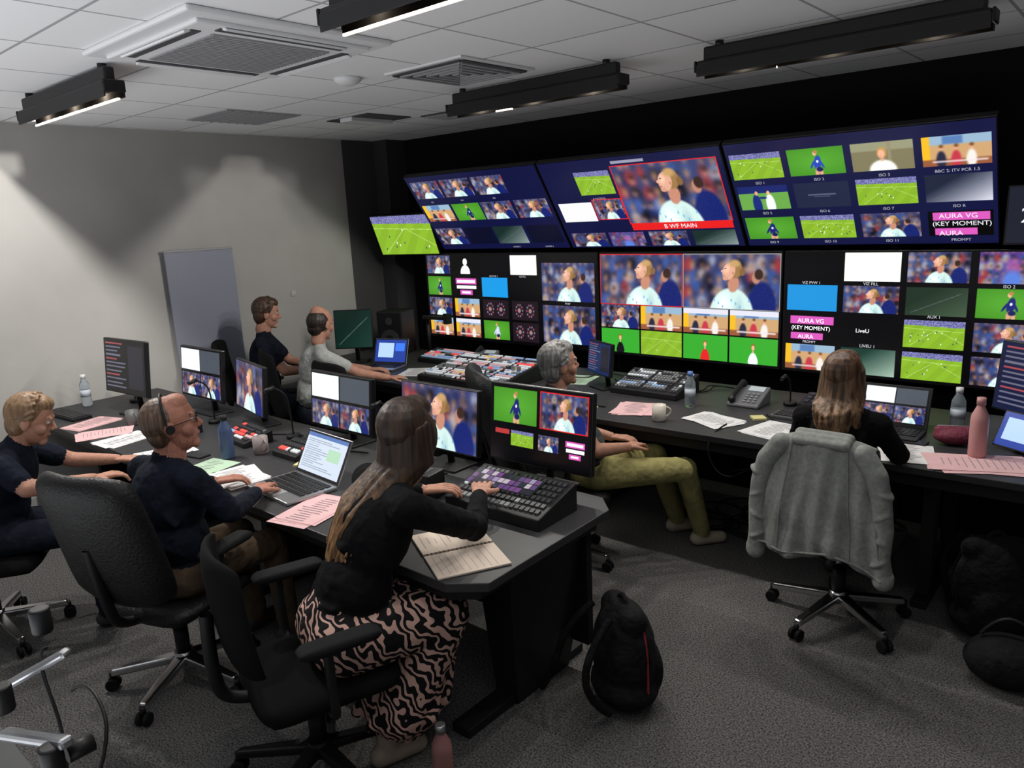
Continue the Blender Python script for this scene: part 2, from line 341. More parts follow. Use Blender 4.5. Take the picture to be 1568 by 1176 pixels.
g=grp('air_conditioning_cassette',(-3.15,1.9,CH))
box(g,'frame',(0,0,-.012),(.94,.94,.024),vm,bevel=.01);box(g,'panel',(0,0,-.03),(.8,.8,.02),vm,bevel=.008)
for a in range(4):
    r=a*math.pi/2;c,s=math.cos(r),math.sin(r);box(g,'slot',(.345*c,.345*s,-.041),(.04 ,.58,.006),vd,rot=(0,0,r),bevel=0);box(g,'flap',(.375*c,.375*s,-.044),(.03,.56,.01),vm,rot=(0,.3,r),bevel=.003)
for i in range(22):
    box(g,'grille',(-.27+i*.0257,0,-.044),(.012,.54,.008),vg,bevel=0)
    if i%2==0: box(g,'grille_x',(0,-.27+i*.0257,-.043),(.54,.012,.006),vg,bevel=0)
g=grp('air_diffuser',(-3.0,3.12,CH));box(g,'frame',(0,0,-.006),(.58,.58,.012),vm,bevel=.004)
for i in range(5):
    q=.5-.1*i
    for s in(-1,1):
        box(g,'louvre',(0,s*q/2,-.016),(q,.03,.006),vd,bevel=0);box(g,'louvre',(s*q/2,0,-.016),(.03,q,.006),vd,bevel=0)
        box(g,'fin',(0,s*(q/2-.025),-.02),(q-.05,.018,.012),vg,bevel=0);box(g,'fin',(s*(q/2-.025),0,-.02),(.018,q-.05,.012),vg,bevel=0)
g=grp('smoke_detector',(-3.5,2.75,CH));lathe(g,'body',[(.075,0),(.075,-.012),(.055,-.03),(.03,-.04),(.0,-.04)],(0,0,0),vm)
g=grp('open_ceiling_void',(-4.75,3.9,CH));box(g,'opening',(0,0,-.004),(.5,.42,.008),vd,bevel=0);box(g,'duct',(0,-.02,-.02),(.14,.4,.03),vm,bevel=.004)
g=grp('ceiling_vent_panel',(-5.1,3.05,CH));box(g,'panel',(0,0,-.004),(.57,.57,.008),vg,bevel=0)
for i in range(8): box(g,'slat',(0,-.24+i*.068,-.01),(.55,.01,.006),mat('vent_mid',(.22,.22,.23),.7),bevel=0)
g=grp('ceiling_vent_panel',(-4.15,4.3,CH));box(g,'panel',(0,0,-.004),(.57,.3,.008),vd,bevel=0)
for i in range(6): box(g,'slat',(0,-.12+i*.048,-.012),(.55,.012,.012),vg,bevel=0)
# ---------------------------------------------------------------- video wall
NAVY=(.075,.085,.21);BK=(.015,.017,.03);RED=(.75,.12,.12)
def wallscreen(x0,x1,A,kind,caps=()):
    w=x1-x0
    if kind=='u': g=grp('video_wall_display',((x0+x1)/2,4.735,1.995),rot=(math.radians(34.5),0,0));h=.79
    else: g=grp('video_wall_display',((x0+x1)/2,4.93,1.243));h=.80
    box(g,'bezel',(0,.025,0),(w-.006,.045,h),bezel,bevel=.004)
    if kind=='l': box(g,'wall_mount',(0,.14,0),(.4,.2,.3),blackmat)
    else:
        for s in(-.35,.35):
            cyl(g,'strut',(s,.05,0),(s,.05+.3*math.cos(.6)+.18,-.12),.02,blackmat)
    screen(g,'picture',A,w-.022,h-.02,y=.0)
    for b,u,v,s in caps: text(g,b,(u-.5)*(w-.022),-.003,(.5-v)*(h-.02),s,txtd if s<.03 else txtw)
    return g
def labels(A,cs,rs,hh=.02):
    # tiny umd strips below each picture
    for (u0,u1) in cs:
        for (v0,v1) in rs: tile(A,u0+(u1-u0)*.3,v1+.012,u1-(u1-u0)*.3,v1+.012+hh,solid((.16,.17,.24)))
W_,H_=460,250
A=canvas(W_,H_,NAVY)
for u0,u1,f in((.02,.25,player),(.27,.5,player),(.52,.75,player)): tile(A,u0,.07,u1,.29,f)
for u0,u1,f in((.02,.25,studio),(.27,.49,gplayer),(.5,.73,player),(.75,.98,player)): tile(A,u0,.38,u1,.6,f)
for u0,u1,f in((.02,.25,player),(.5,.73,grad)): tile(A,u0,.7,u1,.93,f)
tile(A,.27,.7,.49,.93,solid((.06,.07,.14)));tile(A,.75,.7,.98,.93,solid((.06,.07,.14)))
wallscreen(-5.107,-3.63,A,'u',[('ISO',.13,.345,.02),('ISO',.38,.345,.02),('ISO',.63,.345,.02),('LOWER 1',.62,.985,.02),('LOWER 2',.86,.985,.02)])
A=canvas(W_,H_,NAVY)
tile(A,.43,.1,.97,.72,lambda t:player(t,.0),RED);tile(A,.43,.72,.97,.8,solid(RED));tile(A,.44,.045,.62,.075,solid((.5,.5,.58)))
tile(A,.2,.13,.41,.38,pitch);tile(A,.03,.46,.24,.68,solid((.8,.8,.8)));tile(A,.25,.44,.42,.66,player,RED)
for u0,u1,f in((.03,.25,player),(.27,.48,purple),(.51,.72,player),(.75,.97,grad)): tile(A,u0,.82,u1,.985,f)
wallscreen(-3.624,-2.156,A,'u',[('B WF MAIN',.7,.785,.05),('A TACTICAL',.3,.43,.02)])
A=canvas(W_,H_,NAVY)
L3=[[pitch,lambda t:gplayer(t,(.15,.25,.6)),portrait,studio],[two,dark,pitch,lambda t:grad(t,(.12,.14,.2),(.8,.8,.85))],[gplayer,lambda t:pitch(t,True,20),player,aura2]]
cs=[(.015,.235),(.265,.485),(.515,.735),(.765,.985)];rs=[(.1,.335),(.4,.63),(.71,.93)]
caps=[]
for j in range(3):
    for i in range(4):
        tile(A,cs[i][0],rs[j][0],cs[i][1],rs[j][1],L3[j][i])
        caps.append((('ISO %d'%(i+j*4+1)) if i<3 else ('BBC 2: ITV PCR 1.5','ISO R','PROMPT')[j],(cs[i][0]+cs[i][1])/2,rs[j][1]+.045,.026))
g=wallscreen(-2.148,-.69,A,'u',caps)
text(g,'AURA VG',.53,-.004,-.207,.045);text(g,'(KEY MOMENT)',.545,-.004,-.258,.042);text(g,'AURA',.49,-.004,-.325,.045)
A=canvas(600,H_,BK);cs=[(.01,.165),(.185,.345),(.365,.52),(.54,.69)];rs=[(.02,.235),(.27,.49),(.52,.735),(.76,.975)]
L1=[[player,sil,solid((.03,.03,.04)),solid((.85,.85,.83))],[gplayer,aura,solid((.1,.5,.75)),solid((.03,.03,.04))],[player,studio,crest,crest],[studio,studiow,lambda t:gplayer(t,(.7,.7,.9)),crest]]
for j in range(4):
    for i in range(4): tile(A,cs[i][0],rs[j][0],cs[i][1],rs[j][1],L1[j][i])
tile(A,.715,.1,.985,.5,player);tile(A,.715,.55,.985,.95,player)
wallscreen(-5.35,-3.36,A,'l',[('VIZ FILL',.61,.26,.022),('VIZ PVW 1',.44,.26,.022),('PVW',.85,.535,.024),('PGM',.85,.985,.022)])
A=canvas(520,283,BK)
tile(A,.005,.02,.495,.5,lambda t:player(t,.03),RED);tile(A,.505,.02,.995,.5,lambda t:player(t,.0),(.5,.5,.5))
r3=[player,studio,studiow,studiow]
GR=(.2,.56,.17)
def gs(c):
    def f(t): t.fill(GR);t.e(.5,.95,.1,.42,c,.15);t.e(.43,.8,.025,.2,c,.3,.3);t.e(.57,.8,.025,.2,c,.3,-.3);t.e(.5,.34,.045,.14,(.5,.32,.14),.3);t.e(.5,.38,.035,.11,(.83,.6,.48),.2);t.e(.5,.53,.018,.06,(.8,.57,.46),.3)
    return f
r4=[gs((.08,.08,.1)),lambda t:pitch(t,False,2),gs((.75,.15,.15)),gs((.8,.85,.85))]
for i in range(4):
    tile(A,.005+i*.25,.51,.245+i*.25,.735,r3[i]);tile(A,.005+i*.25,.75,.245+i*.25,.985,r4[i])
wallscreen(-3.354,-1.895,A,'l')
A=canvas(500,272,BK);cs=[(.015,.235),(.26,.485),(.51,.735),(.765,.985)];rs=[(.01,.235),(.27,.485),(.52,.735),(.77,.985)]
L=[[solid((.03,.03,.04)),solid((.85,.87,.83)),player,purple],[solid((.12,.48,.72)),player,lambda t:grad(t,(.12,.17,.13),(.25,.32,.25)),gplayer],[aura2,solid((.02,.02,.03)),lambda t:pitch(t,True,20),player],[studio,lambda t:grad(t,(.1,.2,.17),(.6,.68,.62)),pitch,player]]
for j in range(4):
    for i in range(4): tile(A,cs[i][0],rs[j][0],cs[i][1],rs[j][1],L[j][i])
g=wallscreen(-1.889,-.43,A,'l',[('VIZ PVW 1',.12,.26,.025),('VIZ FILL',.37,.26,.025),('AUX 1',.62,.5,.025),('LIVEU 1',.37,.76,.028),('ISO 2',.87,.26,.025),('PROMPT',.12,.755,.022)])
text(g,'AURA VG',-.54,-.004,-.066,.04);text(g,'(KEY MOMENT)',-.54,-.004,-.112,.036);text(g,'AURA',-.57,-.004,-.17,.038);text(g,'LiveU',-.22,-.004,-.11,.035)
A=canvas(200,110,(.1,.11,.15));g=grp('clock_display',(-.3,4.8,1.83));box(g,'bezel',(0,.025,0),(.72,.045,.31),bezel);box(g,'mount',(0,.22,0),(.1,.4,.1),blackmat);screen(g,'picture',A,.7,.29,y=0);text(g,'21:04',-.17,-.004,-.04,.11)
A=canvas(170,96,BK);pitch(T(A));g=grp('side_display',(-5.45,4.78,1.82),rot=(math.radians(22),0,math.radians(8)));box(g,'bezel',(0,.025,0),(.72,.045,.41),bezel);screen(g,'picture',A,.7,.39,y=0);cyl(g,'strut',(0,.05,0),(0,.42,-.1),.02,blackmat)
# ---------------------------------------------------------------- desks
def desk_near():
    g=grp('control_desk',(0,0,0))
    prism(g,'top',[(-5.95,1.58),(-1.72,1.57),(-1.6,1.66),(-1.62,2.42),(-1.72,2.52),(-5.95,2.52)],.715,.75,desk_m)
    prism(g,'edge_band',[(-5.9,1.62),(-1.75,1.61),(-1.66,1.68),(-1.67,2.4),(-1.75,2.48),(-5.9,2.48)],.66,.714,deskedge)
    box(g,'modesty_panel',(-3.8,2.38,.4),(4.2,.04,.55),blackmat)
    mk(g,'end_leg',[(-1.8,2.0,0),(-1.8,2.35,0),(-1.72,1.9,0.66),(-1.72,2.44,.66),(-1.92,2.0,0),(-1.92,2.35,0),(-1.9,1.9,.66),(-1.9,2.44,.66)],[(0,1,3,2),(4,5,7,6),(0,4,6,2),(1,5,7,3),(0,1,5,4),(2,3,7,6)],deskedge,bevel=.006)
    box(g,'foot_rail',(-1.86,2.1,.02),(.09,.75,.04),deskedge)
    for x in(-3.55,-4.8,-5.8):
        box(g,'leg',(x,2.2,.33),(.06,.5,.66),deskedge);box(g,'foot',(x,2.1,.02),(.08,.7,.04),deskedge)
desk_near()
def desk_far():
    g=grp('control_desk',(0,0,0))
    prism(g,'top',[(-5.75,3.62),(-2.5,3.55),(-.2,3.62),(-.2,4.74),(-5.75,4.74)],.715,.75,desk_m)
    prism(g,'edge_band',[(-5.7,3.68),(-2.5,3.61),(-.25,3.68),(-.25,4.7),(-5.7,4.7)],.64,.714,deskedge)
    box(g,'modesty_panel',(-3,4.62,.36),(5.3,.03,.56),blackmat)
    for x in(-5.5,-4.1,-2.75,-.72):
        box(g,'leg',(x,4.4,.33),(.07,.16,.66),deskedge);box(g,'leg_front',(x,3.85,.33),(.06,.08,.66),deskedge);box(g,'foot',(x,4.15,.02),(.07,.85,.04),deskedge)
    box(g,'cable_tray',(-3,4.4,.58),(4.8,.2,.06),blackmat)
desk_far()
g=grp('cable_bundle',(-1.9,4.25,.02));
for k in range(9):
    cx,cy=random.uniform(-.2,.3),random.uniform(-.2,.15);r=random.uniform(.1,.2)
    tube(g,'cable',[(cx+r*math.cos(a)*1.4,cy+r*math.sin(a),.006+.008*k*(.5+.3*math.sin(a))) for a in [i*.7 for i in range(10)]],.006,blackmat)
g=grp('hanging_cable',(-1.75,3.6,0));tube(g,'cable',[(0,.2,.76),(0,-.04,.76),(.02,-.05,.6),(.12,-.03,.52),(.25,.02,.62),(.3,.1,.63)],.004,blackmat);tube(g,'cable',[(.35,.2,.76),(.35,-.03,.76),(.3,-.04,.62),(.1,.05,.55)],.003,blackmat)
g=grp('storage_box',(-.98,5.0,0));box(g,'box',(0,0,.09),(.34,.2,.18),mat('cardboard',(.3,.22,.1),.8));box(g,'lid',(0,0,.19),(.36,.22,.03),mat('cardboard',(.3,.22,.1),.8))
# ---------------------------------------------------------------- desk monitors
def monitor(x,y,z0,z1,w,A,yaw=0,name='desktop_monitor',desk=.75,tilt=6):
    g=grp(name,(x,y,desk),yaw);h=z1-z0;zc=(z0+z1)/2-desk
    pv=grp('panel',(0,0,0));pv.parent=g;pv.location=(0,0,zc);pv.rotation_euler=(math.radians(-tilt),0,0)
    box(pv,'back_shell',(0,.022,0),(w,.03,h),bezel,bevel=.006);box(pv,'back_bulge',(0,.045,0),(w*.6,.03,h*.6),black,bevel=.012)
    screen(pv,'picture',A,w-.018,h-.018,y=.0055)
    cyl(g,'neck',(0,.08,.01),(0,.06,zc),.018,black);box(g,'foot',(0,.06,.006),(min(.24,w*.6),.17,.012),black,bevel=.004)
    return g
def cv(fn,w=150,h=84,bg=BK):
    A=canvas(w,h,bg);fn(A);return A
def m_list(A):
    for k in range(12): tile(A,.05,.06+k*.075,.3+.25*random.random(),.085+k*.075,solid((.55,.25,.28) if k%4==0 else (.35,.35,.42)))
    tile(A,.6,.1,.95,.9,solid((.12,.12,.15)))
def m_two(A):
    tile(A,.02,.03,.49,.46,solid((.8,.82,.84)));tile(A,.51,.03,.98,.46,solid((.25,.27,.3)));tile(A,.02,.52,.49,.97,player);tile(A,.51,.52,.98,.97,player)
def m_play(A): player(T(A))
def m_multi(A):
    tile(A,.03,.05,.48,.5,gplayer);tile(A,.52,.05,.97,.5,player,RED);tile(A,.22,.6,.45,.8,pitch);tile(A,.5,.6,.7,.8,player);tile(A,.75,.6,.97,.85,aura);tile(A,.05,.6,.2,.66,solid((.6,.2,.2)))
def m_doc(A):
    A[:]=(.7,.74,.79);tile(A,0,0,1,.1,solid((.3,.4,.6)))
    for k in range(14): tile(A,.05,.16+k*.055,.3+.6*random.random(),.18+k*.055,solid((.5,.54,.6)))
    tile(A,.6,.3,.9,.6,solid((.6,.73,.62)))
def m_blue(A):
    A[:]=(.1,.2,.5);tile(A,.1,.15,.6,.8,solid((.6,.7,.85)));tile(A,.65,.15,.95,.5,solid((.2,.4,.8)))
monitor(-5.2,2.0,.9,1.27,.56,cv(m_list),4)
monitor(-4.76,2.3,.86,1.2,.55,cv(m_two,180,100),0)
monitor(-4.2,2.32,.84,1.15,.5,cv(m_play,180,100),-12)
monitor(-3.36,2.38,.83,1.15,.55,cv(m_two,220,124),0)
monitor(-2.6,2.4,.85,1.17,.54,cv(m_play,280,158),0)
monitor(-2.0,2.44,.86,1.22,.56,cv(m_multi,280,158),2)
monitor(-.36,4.3,.86,1.22,.56,cv(m_list,150,84,(.08,.1,.2)),-35)
monitor(-5.3,3.98,.88,1.22,.34,cv(lambda A:grad(T(A),(.05,.12,.1),(.1,.2,.18))),38)
monitor(-2.88,4.2,.85,1.08,.3,cv(m_list,150,84,(.1,.15,.28)),-25,'small_monitor')
def laptop(x,y,yaw,A,w=.34,d=.23,z=.75,m=silver,name='laptop',ang=20):
    g=grp(name,(x,y,z),yaw);box(g,'base',(0,0,.009),(w,d,.016),m,bevel=.004)
    vs=[];fs=[]
    for r in range(5):
        for c in range(13):
            cx=-w*.44+w*.88*(c+.5)/13;cy=-.01+d*.42-r*d*.13;b=len(vs);hx,hy=w*.029,d*.05
            for k in range(8): vs.append((cx+(hx if k&1 else -hx),cy+(hy if k&2 else -hy),.0175+(.003 if k&4 else 0)))
            fs+=[tuple(b+i for i in f) for f in((0,1,3,2),(4,6,7,5),(0,4,5,1),(2,3,7,6),(0,2,6,4),(1,5,7,3))]
    mk(g,'keys',vs,fs,black);box(g,'trackpad',(0,-d*.33,.0178),(w*.32,d*.26,.001),mat('trackpad',(.3,.31,.32),.4),bevel=0)
    pv=grp('lid',(0,0,0));pv.parent=g;pv.location=(0,d/2,.016);pv.rotation_euler=(math.radians(-ang),0,0)
    box(pv,'shell',(0,.004,.11),(w,.007,.22),m,bevel=.003);box(pv,'bezel',(0,.0,.11),(w-.006,.002,.214),bezel,bevel=0);screen(pv,'picture',A,w-.03,.19,y=-.0025,z=.113)
laptop(-2.98,1.8,-4,cv(m_doc,170,100),.38,.26,ang=28)
laptop(-4.88,3.93,18,cv(m_blue),.33,.22)
laptop(-1.0,4.08,0,cv(m_two),.34,.22,m=black)
# consoles
bcols=[emitm('btn_red',(.75,.07,.06),.6),emitm('btn_white',(.6,.64,.68),.3),emitm('btn_blue',(.25,.36,.55),.35),emitm('btn_pink',(.6,.36,.38),.3),emitm('btn_amber',(.65,.45,.2),.4),mat('btn_dark',(.03,.03,.035),.5),mat('btn_grey',(.2,.21,.22),.5)]
def console(x,y,yaw,w,d,rows,cols,weights,zb=.1,zf=.035,name='vision_mixer_console',z=.75,body=black,scr=False,faders=0):
    g=grp(name,(x,y,z),yaw)
    mk(g,'body',[(-w/2,-d/2,0),(w/2,-d/2,0),(w/2,d/2,0),(-w/2,d/2,0),(-w/2,-d/2,zf),(w/2,-d/2,zf),(w/2,d/2,zb),(-w/2,d/2,zb)],[(0,1,2,3),(4,5,6,7),(0,1,5,4),(1,2,6,5),(2,3,7,6),(3,0,4,7)],body,bevel=.006)
    vs=[];fs=[];mi=[]
    for r in range(rows):
        wt=random.choices(range(7),weights)[0]
        for c in range(cols):
            if (c%9==8 and cols>18) or random.random()<.04: continue
            if random.random()<.25: wt=random.choices(range(7),weights)[0]
            cx=-w/2+.02+(w-.04)*(c+.5)/cols;ty=(r+.5)/rows;cy=-d/2+.02+(d-.04)*ty;zz=zf+(zb-zf)*((cy+d/2)/d);hx=(w-.04)/cols*.36;hy=(d-.04)/rows*.3;b=len(vs)
            for k in range(8): vs.append((cx+(hx if k&1 else -hx),cy+(hy if k&2 else -hy),zz+(.007 if k&4 else -.002)+(hy*(zb-zf)/d)*(1 if k&2 else -1)))
            fs+=[tuple(b+i for i in f) for f in((0,1,3,2),(4,6,7,5),(0,4,5,1),(2,3,7,6),(0,2,6,4),(1,5,7,3))]
            mi+=[wt]*6
    mk(g,'buttons',vs,fs,bcols,mi=mi)
    for k in range(faders):
        cx=w/2-.05-k*.05;zz=(zf+zb)/2+.01;box(g,'fader',(cx,0,zz+.012),(.03,.02,.035),silver,bevel=.003)
    return g
console(-3.82,4.02,0,.84,.56,15,34,(.8,6,4,4,.8,2,6),.14,.05,faders=2)
console(-4.62,4.4,0,.42,.24,6,14,(3,2,3,3,1,4,3),.09,.04)
console(-2.5,4.3,0,.5,.32,10,20,(.3,3,1.5,1,.4,4,6),.12,.04)
console(-1.3,4.42,0,.5,.2,3,12,(.3,1,.5,0,0,5,3),.07,.04)
console(-3.93,2.12,-5,.32,.18,5,14,(4,.6,.3,.3,0,7,1),.07,.03,'comms_keypad')
console(-4.5,2.0,-5,.32,.16,4,14,(3,.6,1.5,.3,0,6,1),.07,.03,'comms_keypad')
console(-3.42,2.12,0,.22,.16,3,8,(4,.6,.3,.3,0,6,1),.07,.03,'comms_keypad')
g=console(-1.97,2.2,2,.5,.27,6,18,(.15,.4,.1,.2,0,9,2),.12,.05,'touch_control_surface')
A=canvas(220,70,(.03,.02,.05))
for r in range(3):
    for k in range(12):
        tile(A,.015+k*.08,.05+r*.32,.085+k*.08,.32+r*.32,solid(random.choice(((.5,.44,.55),(.35,.22,.4),(.12,.12,.18),(.6,.56,.6),(.3,.2,.38),(.12,.1,.16)))))
pv=grp('strip',(0,0,0));pv.parent=g;pv.location=(-.05,.03,.1025);pv.rotation_euler=(math.radians(-74.5),0,0);screen(pv,'picture',A,.36,.11)
def desk_phone(x,y,yaw):
    g=grp('desk_telephone',(x,y,.75),yaw);gm=mat('phone_grey',(.12,.12,.13),.5)
    mk(g,'body',[(-.1,-.1,0),(.1,-.1,0),(.1,.1,0),(-.1,.1,0),(-.1,-.1,.02),(.1,-.1,.02),(.1,.1,.1),(-.1,.1,.1)],[(0,1,2,3),(4,5,6,7),(0,1,5,4),(1,2,6,5),(2,3,7,6),(3,0,4,7)],gm,bevel=.008)
    box(g,'display',(.03,.06,.088),(.1,.05,.006),emitm('lcd',(.35,.4,.42),.3),rot=(.38,0,0))
    for i in range(4):
        for j in range(3): box(g,'key',(.0+j*.03,-.07+i*.025,.036+i*.01),(.018,.014,.008),mat('btn_grey',(.2,.21,.22),.5),rot=(.38,0,0),bevel=.002)
    blob(g,'handset',[cap((-.07,-.08,.06),(-.07,.08,.12),.016,.016,0),cap((-.07,-.085,.045),(-.07,-.08,.055),.024,.02,0),cap((-.07,.085,.105),(-.07,.08,.115),.024,.02,0)],[black],.005,2)
desk_phone(-1.84,4.3,0);desk_phone(-4.24,4.5,15)
g=grp('studio_speaker',(-5.36,4.52,.75),20);box(g,'cabinet',(0,0,.2),(.26,.26,.4),black,bevel=.012);cyl(g,'woofer_ring',(0,-.128,.14),(0,-.136,.14),.095,mat('ring',(.04,.04,.042),.4));cyl(g,'woofer_cone',(0,-.13,.14),(0,-.139,.14),.075,blackmat,.03);cyl(g,'tweeter',(0,-.128,.31),(0,-.137,.31),.035,mat('ring',(.04,.04,.042),.4))
def bottle(x,y,z,h,r,m,capm,name='water_bottle'):
    g=grp(name,(x,y,z));lathe(g,'body',[(r*.9,0),(r,.01),(r,h*.62),(r*.93,h*.7),(r*.45,h*.85),(r*.42,h*.9)],(0,0,0),m);lathe(g,'cap',[(r*.5,h*.88),(r*.5,h),(r*.35,h)],(0,0,0),capm)
    if name=='water_bottle': lathe(g,'label',[(r*1.015,h*.3),(r*1.015,h*.52)],(0,0,0),mat('label',(.5,.55,.62),.5))
clear=mat('clear_plastic',(.7,.78,.85),.1,trans=.85)
whitep=mat('white_plastic',(.7,.7,.72),.5)
bottle(-2.12,4.08,.75,.22,.033,clear,mat('cap_blue',(.1,.2,.5),.5));bottle(-.72,4.32,.75,.23,.035,clear,whitep);bottle(-5.82,1.95,.75,.23,.034,clear,whitep)
bottle(-.56,3.9,.757,.28,.038,mat('rose_metal',(.6,.3,.29),.4),mat('rose_metal2',(.5,.25,.24),.4),'drinks_flask')
bottle(-3.7,1.88,.75,.24,.036,mat('navy_metal',(.05,.08,.17),.4),black,'drinks_flask');bottle(-1.72,1.5,0,.25,.036,mat('rose_metal3',(.35,.16,.15),.4),silver,'drinks_flask')
def mug(x,y,m,yaw=0):
    g=grp('coffee_mug',(x,y,.75),yaw);lathe(g,'cup',[(.034,0),(.04,.008),(.041,.095),(.037,.095),(.035,.02),(.0,.015)],(0,0,0),m);tube(g,'handle',[(.04,0,.08),(.065,0,.075),(.068,0,.04),(.04,0,.022)],.006,m)
mug(-2.12,3.7,mat('mug_cream',(.6,.55,.48),.4),40);mug(-3.62,2.03,mat('mug_grey',(.25,.2,.2),.5));mug(-4.93,1.9,mat('mug_dark',(.1,.1,.1),.5))
def sheets(x,y,yaw,m,n=3,w=.21,h=.297,name='paper_sheets',z=.75):
    g=grp(name,(x,y,z),yaw)
    for k in range(n):
        box(g,'sheet',(random.uniform(-.02,.02),random.uniform(-.02,.02),.001+.0012*k),(w,h,.001),m,rot=(0,0,random.uniform(-.15,.15)),bevel=0)
    for k in range(12): box(g,'print',(0,-h*.38+k*h*.07,.0022+.0012*n),(w*.7*random.uniform(.4,1),.003,.0004),mat('ink',(.25,.25,.27),.8),bevel=0)
grn=mat('paper_green',(.42,.58,.42),.8)
sheets(-2.38,3.86,20,pinkp,4);sheets(-1.86,3.86,70,paper,4);sheets(-3.22,3.74,30,paper);sheets(-5.22,1.76,20,pinkp);sheets(-4.88,1.7,-20,pinkp);sheets(-4.6,1.72,10,paper)
sheets(-3.36,1.74,80,paper);sheets(-3.64,1.7,20,grn,2);sheets(-2.66,1.7,12,pinkp,4);sheets(-2.65,2.03,35,paper,3);sheets(-.84,3.8,15,paper,3);sheets(-.52,3.8,-70,pinkp,5,.24,.42);sheets(-2.92,3.72,10,paper,2);sheets(-4.5,3.95,30,paper,2);sheets(-1.5,3.85,-15,paper,3);sheets(-3.15,4.35,20,grn,2)
sheets(-4.12,1.72,-10,paper,2)
for x,y in((-2.62,3.72),(-1.66,4.02),(-3.24,2.04),(-4.35,1.82),(-1.2,3.75)):
    g=grp('sticky_note_pad',(x,y,.75),random.uniform(0,90));box(g,'pad',(0,0,.006),(.075,.075,.012),mat('sticky',(.6,.55,.25),.8),bevel=.001);box(g,'pen',(.07,0,.006),(.008,.14,.008),black,bevel=.003)
g=grp('spiral_notebook',(-1.86,1.78,.75),-28);box(g,'page_left',(-.1,0,.006),(.19,.27,.01),mat('notebook_paper',(.66,.55,.46),.8),bevel=.002);box(g,'page_right',(.1,0,.005),(.19,.27,.008),mat('notebook_paper',(.66,.55,.46),.8),bevel=.002)
for k in range(16):
    tube(g,'coil',[(-.008,-.12+k*.016,.008),(0,-.12+k*.016,.018),(.008,-.12+k*.016,.008)],.0012,black)
for k in range(9):
    box(g,'ruling',(.1,-.11+k*.025,.0095),(.16,.0015,.0004),mat('ink2',(.4,.35,.35),.8),bevel=0)
    box(g,'writing',(-.1-.02*random.random(),-.11+k*.025,.0115),(.12*random.random()+.03,.003,.0004),mat('ink2',(.4,.35,.35),.8),bevel=0)
def phone(x,y,yaw):
    g=grp('smartphone',(x,y,.75),yaw);box(g,'body',(0,0,.005),(.075,.155,.009),black,bevel=.003);box(g,'glass',(0,0,.0098),(.068,.148,.0006),bezel,bevel=0)
phone(-2.13,1.88,-60);phone(-3.9,1.8,-80);phone(-.86,3.98,90)
def keyboard(x,y,yaw,m=black):
    g=grp('computer_keyboard',(x,y,.75),yaw);box(g,'base',(0,0,.01),(.43,.13,.018),m,bevel=.004)
    vs=[];fs=[]
    for r in range(5):
        for c in range(18):
            cx=-.2+.4*(c+.5)/18;cy=.048-r*.024;b=len(vs)
            for k in range(8): vs.append((cx+(.009 if k&1 else -.009),cy+(.009 if k&2 else -.009),.018+(.007 if k&4 else 0)))
            fs+=[tuple(b+i for i in f) for f in((0,1,3,2),(4,6,7,5),(0,4,5,1),(2,3,7,6),(0,2,6,4),(1,5,7,3))]
    mk(g,'keys',vs,fs,mat('keycap',(.03,.03,.033),.5))
keyboard(-5.6,1.74,5);keyboard(-3.0,3.98,-15);keyboard(-1.4,4.14,0,mat('kb_grey',(.1,.1,.1),.5))
g=grp('zip_pouch',(-.68,4.06,.75),20);blob(g,'pouch',[ell((0,0,.045),(.1,.06,.045),0),cap((-.07,0,.07),(.07,0,.07),.025,.025,0)],[mat('burgundy',(.16,.02,.045),.7,0,0,40,.4,60)],.006,3);tube(g,'zip',[(-.08,0,.093),(0,0,.097),(.08,0,.093)],.003,silver)
g=grp('tissue_box',(-2.36,2.1,.75),10);box(g,'box',(0,0,.06),(.1,.12,.12),black,bevel=.006);box(g,'slot',(0,0,.121),(.02,.08,.002),vd)
def goose(x,y,h,yaw):
    g=grp('gooseneck_microphone',(x,y,.75),yaw);cyl(g,'base',(0,0,0),(0,0,.025),.04,black);tube(g,'neck',[(0,0,.02),(0,0,h*.6),(0,-.03,h*.9),(0,-.1,h)],.005,black);cyl(g,'capsule',(0,-.09,h),(0,-.15,h-.01),.012,black)
goose(-4.48,2.22,.3,10);goose(-3.72,2.3,.32,0);goose(-1.62,4.4,.2,0);goose(-5.6,2.2,.4,20);goose(-2.96,2.44,.3,0)
g=grp('tablet',(-.4,4.06,.75),-30);A=cv(m_blue,120,80);pv=grp('tilt',(0,0,0));pv.parent=g;pv.location=(0,0,.1);pv.rotation_euler=(math.radians(-25),0,0);box(pv,'body',(0,.005,0),(.26,.008,.18),black);screen(pv,'picture',A,.245,.165,y=0);box(g,'stand',(0,.05,.03),(.12,.06,.06),black)
for k in range(9):
    x=random.uniform(-5,-1.5);g=grp('desk_cable',(x,4.5,.75));tube(g,'cable',[(0,0,.006),(.1,-.12,.006),(.25,-.05,.006),(.2,.1,.03),(.45,.1,.006)],.004,blackmat)
for x in(-3.5,-4.1,-2.9,-2.5):
    g=grp('desk_cable',(x,2.2,.75));tube(g,'cable',[(0,0,.006),(.05,-.12,.006),(.15,-.1,.006),(.2,.1,.006),(.4,.15,.006)],.004,whitep if x==-2.5 else blackmat)
g=grp('monitor_arm',(-4.9,4.5,.75));cyl(g,'post',(0,0,0),(0,0,.36),.016,black);box(g,'arm',(.12,-.02,.36),(.28,.04,.03),black,rot=(0,0,.1));box(g,'head',(.27,-.02,.36),(.05,.06,.09),black)
